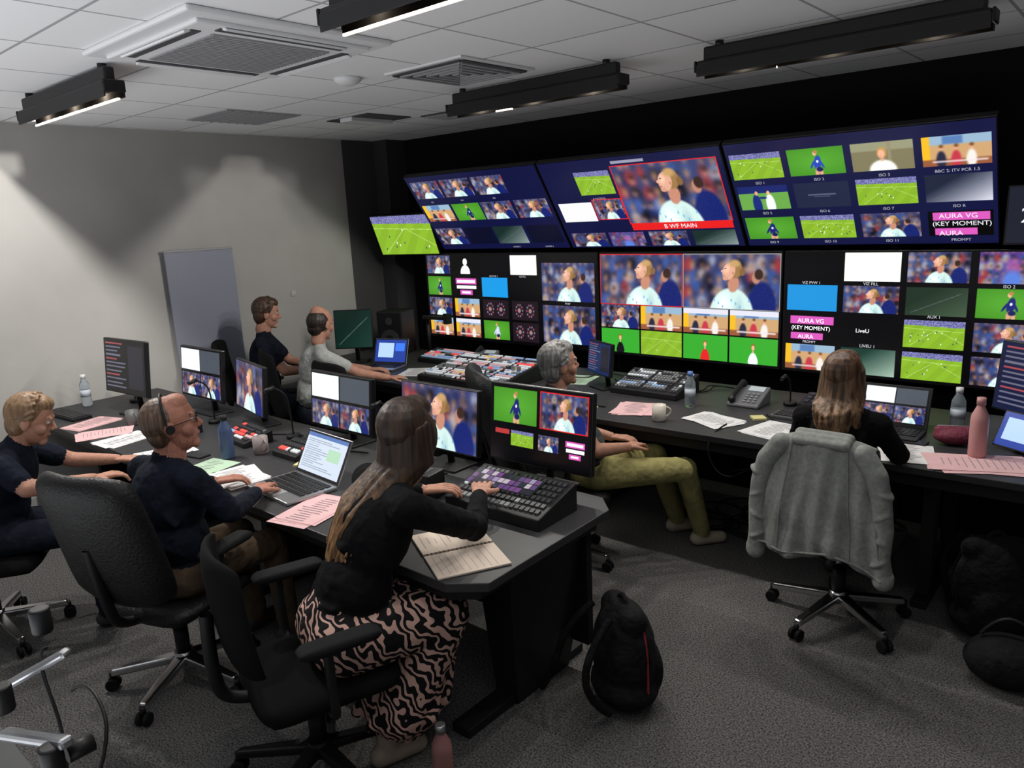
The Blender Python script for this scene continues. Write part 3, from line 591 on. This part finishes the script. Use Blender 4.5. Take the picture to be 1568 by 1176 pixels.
# ---------------------------------------------------------------- chairs (local +x = forward)
def office_chair(x,y,yaw,style='task',base=chrome,arms=True,spin=10,bh=None,rec=None):
    g=grp('office_chair',(x,y,0),yaw)
    for k in range(5):
        a=math.radians(spin+72*k);c,s=math.cos(a),math.sin(a)
        vs=[]
        for d,hw,z in((.02,.03,.125),(.31,.016,.085)):
            for sgn in(-1,1):
                for dz in(-.022,.012): vs.append((d*c-sgn*hw*s,d*s+sgn*hw*c,z+dz))
        mk(g,'leg',vs,[(0,1,3,2),(4,6,7,5),(0,4,5,1),(2,3,7,6),(0,2,6,4),(1,5,7,3)],base,bevel=.008)
        cx,cy=.31*c,.31*s
        cyl(g,'caster_stem',(cx,cy,.05),(cx,cy,.085),.012,black)
        for sg in(-1,1): cyl(g,'caster_wheel',(cx-s*sg*.008,cy+c*sg*.008,.028),(cx-s*sg*.026,cy+c*sg*.026,.028),.028,blackmat,bevel=.004)
    cyl(g,'hub',(0,0,.09),(0,0,.15),.04,base);cyl(g,'gas_column',(0,0,.14),(0,0,.26),.03,black);cyl(g,'gas_lift',(0,0,.25),(0,0,.4),.018,chrome)
    box(g,'mechanism',(0,0,.395),(.26,.2,.04),black,bevel=.01)
    sm=leather if style=='exec' else meshfab
    padded(g,'seat',.5,.5,.085,-.012,0,Matrix.Translation((.03,0,.428)),sm)
    h=bh or (.74 if style=='exec' else .54);z0=.5 if style=='exec' else .54
    tl=math.radians(rec or (12 if style=='exec' else 9))
    up=V((-math.sin(tl),0,math.cos(tl)));lf=V((0,1,0));nr=lf.cross(up)
    c=V((-.245,0,z0))+up*h/2
    Mx=Matrix(((lf.x,up.x,nr.x,c.x),(lf.y,up.y,nr.y,c.y),(lf.z,up.z,nr.z,c.z),(0,0,0,1)))
    padded(g,'backrest',.54 if style=='exec' else .46,h,.1 if style=='exec' else .045,.05,.0 if style=='exec' else .01,Mx,sm,taper=.04)
    if style=='exec':
        padded(g,'backrest_roll',.46,h*.8,.125,.05,0,Mx@Matrix.Translation((0,0,.01)),sm)
    tube(g,'back_spine',[(-.08,0,.39),(-.27,0,.4),(-.32,0,.52),c+nr*(-.04)],.022,black)
    if arms:
        for s in(-1,1):
            tube(g,'arm_support',[(0,s*.2,.4),(0,s*.3,.4),(-.01,s*.305,.5),(-.01,s*.3,.66)],.016,black)
            padded(g,'armrest',.27,.085,.035,0,0,Matrix.Translation((.03,s*.3,.675)),blackmat)
    return g
# ---------------------------------------------------------------- people
def hand(prims,W,d,n,side,s=1,curl=.5,mi=0):
    d=V(d).normalized();n=V(n);n=(n-d*n.dot(d)).normalized();l=n.cross(d)*side
    for k,(off,ln) in enumerate(((.033,.9),(.011,1.0),(-.011,.93),(-.032,.74))):
        kn=W+d*.088*s+l*off*s-n*.003;prims.append(cap(W+l*off*.5*s+d*.01,kn,.0135*s,.0105*s,mi))
        p=kn;a=curl*.35
        for j,sl in enumerate((.042,.027,.021)):
            q=p+(d*math.cos(a)+n*math.sin(a))*sl*ln*s;prims.append(cap(p,q,(.0092-.0008*j)*s,(.0086-.0009*j)*s,mi));p=q;a+=curl*.75
    p=W+l*.022*s+d*.022*s;q=p+(l*.75+d*.65+n*.2)*.042*s;r=q+(l*.3+d*.9+n*.3)*.032*s;t=r+(d*.95+n*.3)*.024*s
    prims+= [cap(p,q,.015*s,.0115*s,mi),cap(q,r,.0105*s,.0095*s,mi),cap(r,t,.0095*s,.008*s,mi)]
def person(name,pos,yaw,sp):
    ya=math.radians(yaw);f0=V((math.cos(ya),math.sin(ya),0));l0=V((-math.sin(ya),math.cos(ya),0));O=V((pos[0],pos[1],0))
    def L(p):
        if p[0]=='w': return V(p[1:])
        return O+f0*p[0]+l0*p[1]+V((0,0,p[2]))
    g=grp(name,O);k=sp.get('k',1.0)
    SK=sp.get('skin',skin);TOP=sp['top'];PAN=sp['pants'];SH=sp.get('shoe',mat('shoe_black',(.03,.03,.03),.5))
    mats=[SK,TOP,PAN,SH]
    H=L((0,0,sp.get('hu',.55)));N=L(sp['neck']);HC=L(sp['head']);up=(N-H).normalized();fw=l0.cross(up).normalized()
    B=Matrix((fw,l0,up)).transposed()
    g_=sp.get('girth',1.0)
    pr=[ell(H,(.125*g_,.175,.12),2,B),ell(H.lerp(N,.3),(.125*g_,.155*g_,.15),1,B),ell(H.lerp(N,.66),(.122*g_,.172*k,.19),1,B)]
    sw=.175*k;S={s:N-up*.06+l0*s*sw for s in(1,-1)}
    pr+=[cap(S[1],S[-1],.062,.062,1)]+[cap(N-up*.01,S[s],.05,.052,1) for s in(1,-1)]
    rc=random.Random(len(name)+int(pos[0]*100))
    for q_ in range(6):
        a0=rc.uniform(-1.2,1.2)+math.pi;t_=rc.uniform(.15,.7);cc=H.lerp(N,t_)
        p1=cc+(fw*math.cos(a0)*.115*g_+l0*math.sin(a0)*.15*g_);a1=a0+rc.uniform(-.7,.7);p2=cc+up*rc.uniform(-.09,.09)+(fw*math.cos(a1)*.115*g_+l0*math.sin(a1)*.15*g_)
        pr.append(cap(p1,p2,.014,.009,1))
    hd=(HC-N).normalized();pr.append(cap(N-up*.02,HC-hd*.03,.056*k,.05*k,0));pr.append(cap(N-up*.015,N+hd*.012,.064*k,.06*k,1))
    hp=[]
    for s,key in((1,'L'),(-1,'R')):
        E=L(sp['el'+key]);W=L(sp['wr'+key])
        if sp.get('sleeve','long')=='short':
            m_=S[s].lerp(E,.62);pr+=[cap(S[s],m_,.062,.058,1),cap(m_,E,.044,.04,0),cap(E,W,.042,.027,0)]
        else:
            pr+=[cap(S[s],E,.06*k,.048*k,1),cap(E,E.lerp(W,.9),.048*k,.034*k,1),cap(E.lerp(W,.85),W,.028,.026,0)]
            for tt in(.7,.85,1.0): pr.append(ell(S[s].lerp(E,tt),(.056*k,.056*k,.018),1,Matrix(frame(E-S[s])).transposed()))
            pr.append(ell(E.lerp(W,.2),(.051*k,.051*k,.016),1,Matrix(frame(W-E)).transposed()))
        d=(W-E).normalized()
        d=V(sp['hd'+key]) if 'hd'+key in sp else (d*V((1,1,.3)))
        hand(hp,W,d,sp.get('palm',(0,0,-1)),-s,.98*k,sp.get('curl',.6))
    if sp.get('skirt'):
        for s,key in((1,'L'),(-1,'R')):
            J=H+l0*s*.08;Kk=L(sp['kn'+key]);A_=L(sp['an'+key])
            pr+=[cap(J,Kk,.125,.1,2),cap(Kk,A_.lerp(Kk,.25),.1,.11,2),cap(A_,A_.lerp(Kk,.4),.034,.045,0)]
        Km=(L(sp['knL'])+L(sp['knR']))/2;Am=(L(sp['anL'])+L(sp['anR']))/2
        pr+=[cap(H,Km,.13,.11,2),cap(Km,Am.lerp(Km,.25),.11,.16,2),ell(H+up*.04,(.13,.17,.13),2,B)]
        for i in range(9):
            a0=i/9*6.28;pb=Am.lerp(Km,.2)+V((math.cos(a0)*.165,math.sin(a0)*.165,0));pt=Km+V((math.cos(a0)*.1,math.sin(a0)*.1,-.06));pr.append(cap(pt,pb,.012,.024,2))
    else:
        for s,key in((1,'L'),(-1,'R')):
            J=H+l0*s*.09-V((0,0,.01));Kk=L(sp['kn'+key]);A_=L(sp['an'+key]);pr+=[cap(J,Kk,.092,.066,2),cap(Kk,A_,.064,.05,2)]
            for tt in(.12,.9,1.0): pr.append(ell(J.lerp(Kk,tt),(.092-.02*tt,.092-.02*tt,.02),2,Matrix(frame(Kk-J)).transposed()))
            for tt in(.75,.9): pr.append(ell(Kk.lerp(A_,tt),(.058,.058,.018),2))
    for s,key in((1,'L'),(-1,'R')):
        A_=L(sp['an'+key]);toe=A_+f0*.15;
        pr+=[cap(V((A_.x,A_.y,.045))-f0*.03,V((toe.x,toe.y,.036))-f0*.03,.042,.036,3),cap(V((A_.x,A_.y,.05)),A_,.042,.04,3)]
    blob(g,'body',pr,mats,.0095,3,O);blob(g,'hands',hp,[SK],.0032,1,O)
    hy=math.radians(sp.get('hyaw',yaw));hpi=math.radians(sp.get('hpitch',0))
    hf=V((math.cos(hy)*math.cos(hpi),math.sin(hy)*math.cos(hpi),math.sin(hpi)));hl=V((-math.sin(hy),math.cos(hy),0));hu=hf.cross(hl)
    HB=Matrix((hf,hl,hu)).transposed();s=sp.get('hs',1.0)
    def h(a,b_,c): return HC+(hf*a+hl*b_+hu*c)*s
    def E3(c,r,m): return ell(h(*c),tuple(x*s for x in r),m,HB)
    def C3(a,b_,r1,r2,m): return cap(h(*a),h(*b_),r1*s,r2*s,m)
    HM=sp['hair'];hm=[SK,HM,lips,eyew,irism]
    q=[E3((0,0,.025),(.097,.076,.098),0),E3((.022,0,-.045),(.07,.058,.075),0),C3((.068,-.012,-.095),(.068,.012,-.095),.02,.02,0),
       C3((.09,0,.015),(.109,0,-.02),.007,.011,0),C3((.098,-.009,-.026),(.098,.009,-.026),.0085,.0085,0),C3((.084,-.035,.028),(.084,.035,.028),.012,.012,0),
       C3((.088,-.016,-.056),(.088,.016,-.056),.0075,.0075,2),C3((-.02,0,-.08),(-.03,0,-.13),.052,.052,0)]
    for sg in(1,-1):
        q+=[E3((-.005,sg*.078,-.005),(.019,.009,.033),0),E3((.081,sg*.031,.012),(.012,.014,.009),3),E3((.0895,sg*.031,.012),(.005,.006,.006),4),C3((.09,sg*.018,.035),(.082,sg*.047,.034),.005,.004,1),E3((.055,sg*.042,-.025),(.03,.025,.03),0)]
    st=sp.get('style','short')
    if st=='bald': q+=[E3((-.03,0,.02),(.09,.083,.088),1),E3((-.06,0,-.03),(.045,.065,.06),1),E3((-.03,0,.085),(.062,.055,.052),0)]
    elif st=='thin': q+=[E3((-.03,0,.03),(.09,.083,.095),1),E3((-.05,0,-.02),(.055,.07,.07),1),E3((.035,0,.085),(.05,.055,.04),0)]
    else:
        q+=[E3((-.02,0,.04),(.1,.085,.1),1),E3((.03,0,.09),(.06,.06,.045),1),E3((-.045,0,-.01),(.06,.078,.085),1)]
        if not sp.get('long'):
            rh=random.Random(5)
            for i in range(40):
                a=rh.uniform(-1.6,1.6);el_=rh.uniform(-.1,1.4);d0=V((-math.cos(el_)*math.cos(a)*.1+.0,math.cos(el_)*math.sin(a)*.083,.04+math.sin(el_)*.1))
                q.append(C3((d0.x+.02,d0.y,d0.z),(d0.x-.012,d0.y*1.02,d0.z-.022),.009,.005,1))
    if sp.get('long'):
        for sg in(1,-1): q+=[E3((-.0,sg*.055,.0),(.07,.04,.09),1)]
        q+=[E3((-.03,0,.045),(.1,.09,.1),1)]
    blob(g,'head',q,hm,.004,2,O)
    if sp.get('long'):
        rr=random.Random(3);ul,spread,df,fr=sp['long'];hp2=[];sx=sp.get('lshift',0);n_=sp.get('strands',56)
        for i in range(n_):
            a=rr.uniform(-1,1);ph=a*1.8
            st0=h(-.02-.075*math.cos(ph),.08*math.sin(ph),rr.uniform(.0,.05));
            e=N+l0*(a*spread+sx)+f0*(df+fr*abs(a))+V((0,0,ul-N.z+rr.uniform(-.06,.05)+.08*abs(a)))
            m1=h(-.03-.085*math.cos(ph),.093*math.sin(ph),-.08);w_=rr.uniform(-.008,.008)
            m2=m1.lerp(e,.45)-f0*.05+l0*w_;m3=m1.lerp(e,.75)-f0*.025-l0*w_
            hp2+=[cap(st0,m1,.017,.016,0),cap(m1,m2,.016,.013,0),cap(m2,m3,.013,.01,0),cap(m3,e,.01,.003,0)]
        blob(g,'hair',hp2,[HM],.005,1,O)
    if sp.get('headset'):
        g2=[h(-.01,.088*math.cos(t),.02+.115*math.sin(t)) -O for t in [math.pi*i/10 for i in range(11)]]
        tube(g,'headband',g2,.005,black);cyl(g,'earpiece',h(0,-.082,.0)-O,h(0,-.096,.0)-O,.018,black)
    if sp.get('glasses'):
        for sg in(1,-1):
            tube(g,'rim',[h(.1,sg*.032+.022*math.cos(t),.012+.017*math.sin(t))-O for t in [i*math.pi/5 for i in range(11)]],.0015,black)
            tube(g,'temple',[h(.1,sg*.054,.015)-O,h(.05,sg*.08,.015)-O,h(-.01,sg*.084,.01)-O],.0017,black)
        tube(g,'bridge',[h(.103,-.01,.015)-O,h(.103,.01,.015)-O],.0015,black)
    return g
navy=cloth('navy_cotton',(.008,.011,.02),.3)
whitec=cloth('white_cotton',(.42,.43,.42),.08)
greyc=cloth('grey_polo',(.05,.055,.055))
blackc=cloth('black_knit',(.005,.005,.006))
khaki=cloth('khaki_cotton',(.3,.27,.11),.12)
tan=cloth('tan_trousers',(.1,.07,.045),.12)
jeans=cloth('dark_jeans',(.012,.015,.025))
h_brown=hairmat('hair_brown',(.03,.015,.008),(.08,.042,.022));h_dark=hairmat('hair_dark',(.012,.008,.006),(.04,.027,.02))
h_grey=hairmat('hair_grey',(.14,.135,.13),(.34,.33,.32));h_blond=hairmat('hair_ombre',(.018,.009,.006),(.05,.025,.014),((.1,.045,.018),(.4,.22,.095)),.88,1.13)
h_high=hairmat('hair_highlights',(.035,.017,.01),(.14,.07,.035),((.09,.045,.022),(.38,.23,.13)),1.0,1.24);h_sand=hairmat('hair_sandy',(.16,.09,.045),(.28,.17,.09))
h_grb=hairmat('hair_greybrown',(.06,.035,.022),(.17,.1,.065))
zeb=mat('zebra_print',(.7,.4,.33),.8,spec=.2);nt=zeb.node_tree;N_=nt.nodes;tc=N_.new('ShaderNodeTexCoord')
wv=N_.new('ShaderNodeTexWave');wv.inputs['Scale'].default_value=11;wv.inputs['Distortion'].default_value=11;wv.inputs['Detail'].default_value=1.0;wv.inputs['Detail Scale'].default_value=1.6;wv.bands_direction='DIAGONAL'
rp=N_.new('ShaderNodeValToRGB');rp.color_ramp.interpolation='CONSTANT';rp.color_ramp.elements[0].color=(.008,.008,.009,1);rp.color_ramp.elements[1].position=.6;rp.color_ramp.elements[1].color=(.68,.42,.35,1)
nt.links.new(tc.outputs['Object'],wv.inputs['Vector']);nt.links.new(wv.outputs[0],rp.inputs[0]);nt.links.new(rp.outputs[0],N_['Principled BSDF'].inputs['Base Color'])
sit=dict(knL=(.43,.12,.53),knR=(.43,-.12,.53),anL=(.46,.12,.09),anR=(.46,-.12,.09))
# A : man in navy t-shirt
office_chair(-5.54,3.17,52,base=black)
person('seated_man',(-5.52,3.2),52,dict(sit,neck=(.04,0,1.1),head=(.08,0,1.27),elL=(.2,.24,.83),elR=(.2,-.24,.83),wrL=(.4,.1,.8),wrR=(.42,-.1,.8),top=navy,sleeve='short',pants=jeans,hair=h_brown,hyaw=62,hpitch=-8))
# B : man in white t-shirt
office_chair(-4.83,3.16,68,base=black)
person('seated_man',(-4.82,3.18),68,dict(sit,neck=(.08,0,1.06),head=(.12,0,1.22),elL=(.28,.24,.84),elR=(.3,-.27,.86),wrL=(.5,.12,.8),wrR=(.52,-.3,.8),top=whitec,sleeve='short',pants=jeans,hair=h_dark,style='bald',hyaw=98,hpitch=-8,girth=1.08))
office_chair(-4.08,3.12,85,base=black)
# C : grey haired man
office_chair(-2.46,3.14,52,'exec',base=chrome,spin=30,bh=.7,rec=17)
person('seated_man',(-2.31,3.28),52,dict(neck=(-.2,0,1.0),head=(-.17,0,1.15),knL=(.42,.1,.55),knR=(.5,-.14,.53),anL=(.6,.2,.09),anR=(.66,-.02,.09),elL=(-.08,.27,.74),elR=(-.06,-.28,.74),wrL=(.16,.12,.68),wrR=(.18,-.1,.68),top=greyc,sleeve='short',pants=khaki,shoe=mat('shoe_beige',(.4,.36,.28),.6),hair=h_grey,style='short',hyaw=60,hpitch=5,girth=1.1))
# D : woman at right with jacket on chair
office_chair(-1.0,3.42,90,base=chrome,spin=20,arms=False,bh=.42)
person('seated_woman',(-1.04,3.44),92,dict(sit,k=.9,neck=(.03,0,1.02),head=(.04,0,1.16),elL=(.14,.23,.8),elR=(.14,-.23,.8),wrL=(.36,.14,.79),wrR=(.36,-.14,.79),top=blackc,pants=jeans,hair=h_high,long=(.9,.1,-.13,.07),strands=70,hyaw=90,hs=.95))
# E : woman with long hair and zebra skirt
office_chair(-2.12,1.27,72,base=black,spin=0,bh=.42,rec=6)
person('seated_woman',(-2.06,1.36),72,dict(k=1.04,skirt=1,girth=1.04,hu=.56,neck=(.25,0,1.07),head=(.33,0,1.21),elL=('w',-2.43,1.82,.82),elR=('w',-1.83,1.84,.83),wrL=('w',-2.26,1.98,.84),wrR=('w',-1.97,2.02,.87),knL=(.36,.1,.55),knR=(.36,-.1,.55),anL=(.22,.06,.1),anR=(.12,-.06,.1),top=blackc,pants=zeb,shoe=mat('shoe_tan',(.3,.24,.18),.6),hair=h_blond,long=(.74,.12,-.27,.06),lshift=.03,strands=90,hyaw=96,hpitch=2,hs=1.02))
# F : man with glasses
office_chair(-3.1,1.25,108,'exec',base=chrome,spin=50,bh=.6,rec=13)
person('seated_man',(-3.05,1.24),98,dict(sit,neck=(.03,-.02,1.03),head=(.06,-.05,1.18),elL=(.16,.27,.82),elR=(.12,-.28,.82),wrL=(.36,.16,.8),wrR=(.36,-.14,.8),top=navy,pants=tan,hair=h_grb,skin=skin2,style='thin',hyaw=62,hpitch=8,glasses=1,headset=1,girth=1.15))
# G : young man at left
office_chair(-4.25,.84,60,base=chrome,spin=15,bh=.46)
person('seated_man',(-4.22,.9),60,dict(sit,neck=(.16,0,.97),head=(.24,0,1.09),elL=(.34,.24,.8),elR=(.24,-.25,.82),wrL=(.56,.14,.8),wrR=(.5,-.16,.8),top=navy,sleeve='short',pants=jeans,hair=h_sand,hyaw=62,hpitch=-18))
# ---- jacket over chair
jm=mat('jacket_grey',(.26,.27,.255),.92,0,.15,60,.5,9,spec=.15,bd=.03)
g=grp('draped_jacket',(-1.0,3.42,0),90)
vs=[];fs=[];nu,nv=48,44
def jp(s,t):
    a=abs(s)
    if t<.2: q=t/.2;x=-.235-.03*q;z=.78+.19*q
    elif t<.3: q=(t-.2)/.1;x=-.265-.1*q;z=.97+.022*math.sin(q*math.pi)
    else: q=(t-.3)/.7;x=-.365-.05*math.sin(q*2.2);z=.97-.5*q
    w=.2+.1*max(0,t-.25)
    fo=(.014*math.sin(s*8+t*4)+.01*math.sin(s*19-t*5)+.007*math.sin(t*17+s*5))*min(1,max(.1,(t-.2)*2))
    return (x-fo+.05*s*s,s*w,z-.045*a**3-(.025*math.sin(s*5)*max(0,t-.85)/.15))
for j in range(nv):
    for i in range(nu): vs.append(jp(-1+2*i/(nu-1),j/(nv-1)))
for j in range(nv-1):
    for i in range(nu-1): b=j*nu+i;fs.append((b,b+1,b+nu+1,b+nu))
o=mk(g,'cloth',vs,fs,jm,True);sd=o.modifiers.new('so','SOLIDIFY');sd.thickness=.008
for s in(-1,1):
    pr=[];P=[(-.33,s*.17,.935),(-.345,s*.225,.86),(-.35,s*.25,.76),(-.345,s*.262,.64),(-.35,s*.26,.52),(-.335,s*.27,.42)];rr=[.046,.044,.04,.04,.036,.04]
    for i in range(5): pr.append(cap(P[i],P[i+1],rr[i],rr[i+1],0))
    for i,zz in enumerate((.8,.7,.6,.5)): pr.append(ell((-.35,s*.257,zz),(.046,.044,.014),0,Matrix.Rotation(.5*(-1)**i,3,'X')))
    pr.append(cap((-.335,s*.27,.43),(-.335,s*.27,.415),.043,.043,0))
    blob(g,'sleeve',pr,[jm],.007,2)
    tube(g,'seam',[(jp(s*.55,t)[0]-.006,jp(s*.55,t)[1],jp(s*.55,t)[2]) for t in (.32,.45,.6,.75,.9,.99)],.0025,jm)
tube(g,'hem',[(jp(s,.97)[0]-.006,jp(s,.97)[1],jp(s,.97)[2]) for s in [-1+.2*i for i in range(11)]],.005,jm)
blob(g,'collar',[cap((-.3,-.1,.985),(-.3,.1,.985),.024,.024,0),cap((-.35,-.1,.965),(-.35,.1,.965),.022,.022,0),cap((-.33,-.1,.975),(-.33,.1,.975),.024,.024,0)],[jm],.007,2)
# ---- bags
def backpack(x,y,yaw,sc_=1,red=False,tip=0):
    g=grp('backpack',(x,y,0),yaw);g.scale=(sc_,)*3;bm_=mat('bag_black',(.006,.006,.007),.85,0,.2,20,.8,12,spec=.25,bd=.04)
    blob(g,'main',[ell((0,0,.24),(.16,.13,.24),0),ell((0,0,.1),(.17,.14,.1),0),ell((.0,-.1,.16),(.12,.06,.13),0),cap((-.08,0,.42),(.08,0,.42),.06,.06,0)],[bm_],.009,4)
    tm=mat('strap_red',(.3,.02,.03),.7) if red else bm_
    tube(g,'strap',[(-.08,.1,.45),(-.11,.22,.35),(-.12,.24,.15),(-.1,.12,.04)],.016,bm_);tube(g,'strap',[(.08,.1,.45),(.11,.22,.35),(.14,.26,.15),(.2,.3,.02)],.016,bm_)
    tube(g,'piping',[(-.15,-.03,.08),(-.16,-.03,.3),(-.08,-.03,.46),(.08,-.03,.46),(.16,-.03,.3),(.15,-.03,.08)],.005,tm);tube(g,'handle',[(-.04,0,.47),(0,0,.53),(.04,0,.47)],.01,bm_)
backpack(-1.47,2.28,150,.95,True);backpack(-.42,3.66,30,1.0)
g=grp('carrier_bag',(-.3,3.3,0),10);blob(g,'bag',[ell((0,0,.1),(.16,.12,.11),0)],[mat('bag_black',(.006,.006,.007),.8)],.01,3)
tube(g,'strap',[(-.1,0,.2),(0,.02,.36),(.1,0,.2)],.008,black)
# ---- foreground support arm on rear bench
g=grp('rear_bench',(-1.95,.3,0));box(g,'top',(0,0,.66),(1.1,.2,.03),mat('bench_grey',(.06,.06,.063),.6));
for x in(-.5,.5): box(g,'leg',(x,0,.3225),(.05,.16,.645),deskedge)
g=grp('articulated_support_arm',(-1.62,.36,.675));g.scale=(1.05,)*3
cyl(g,'clamp_base',(0,0,0),(0,0,.03),.05,black);cyl(g,'post',(0,0,.03),(0,0,.22),.018,darksilver)
box(g,'lower_arm',(-.1,.0,.22),(.26,.03,.022),silver,rot=(0,-.25,.2),bevel=.008);box(g,'upper_arm',(-.22,.05,.3),(.2,.028,.02),silver,rot=(0,-.5,.6),bevel=.008)
for p in((0,0,.19),(-.2,-.02,.25),(-.3,.1,.34)): cyl(g,'joint',(p[0],p[1],p[2]),(p[0],p[1],p[2]+.06),.022,black,bevel=.005)
cyl(g,'knob',(-.02,.03,.2),(-.02,.08,.2),.018,black);tube(g,'cable',[(0,0,.05),(-.1,.06,.15),(-.2,.05,.36),(-.3,.1,.3)],.004,black);tube(g,'cable',[(0,0,.03),(.05,.1,.2),(-.1,.12,.3),(-.25,.12,.2)],.004,black)
# ---------------------------------------------------------------- world (stands in for the unseen room; glow from below added to brighten ceiling)
w=bpy.data.worlds.new('w');sc.world=w;w.use_nodes=True;nt=w.node_tree;bg=nt.nodes['Background'];bg.inputs[0].default_value=(.95,.97,1,1)
tc=nt.nodes.new('ShaderNodeTexCoord');sp=nt.nodes.new('ShaderNodeSeparateXYZ');mr=nt.nodes.new('ShaderNodeMapRange');mr.inputs[1].default_value=-.15;mr.inputs[2].default_value=-.5;mr.inputs[3].default_value=.12;mr.inputs[4].default_value=3.6
nt.links.new(tc.outputs['Generated'],sp.inputs[0]);nt.links.new(sp.outputs[2],mr.inputs[0]);nt.links.new(mr.outputs[0],bg.inputs[1])
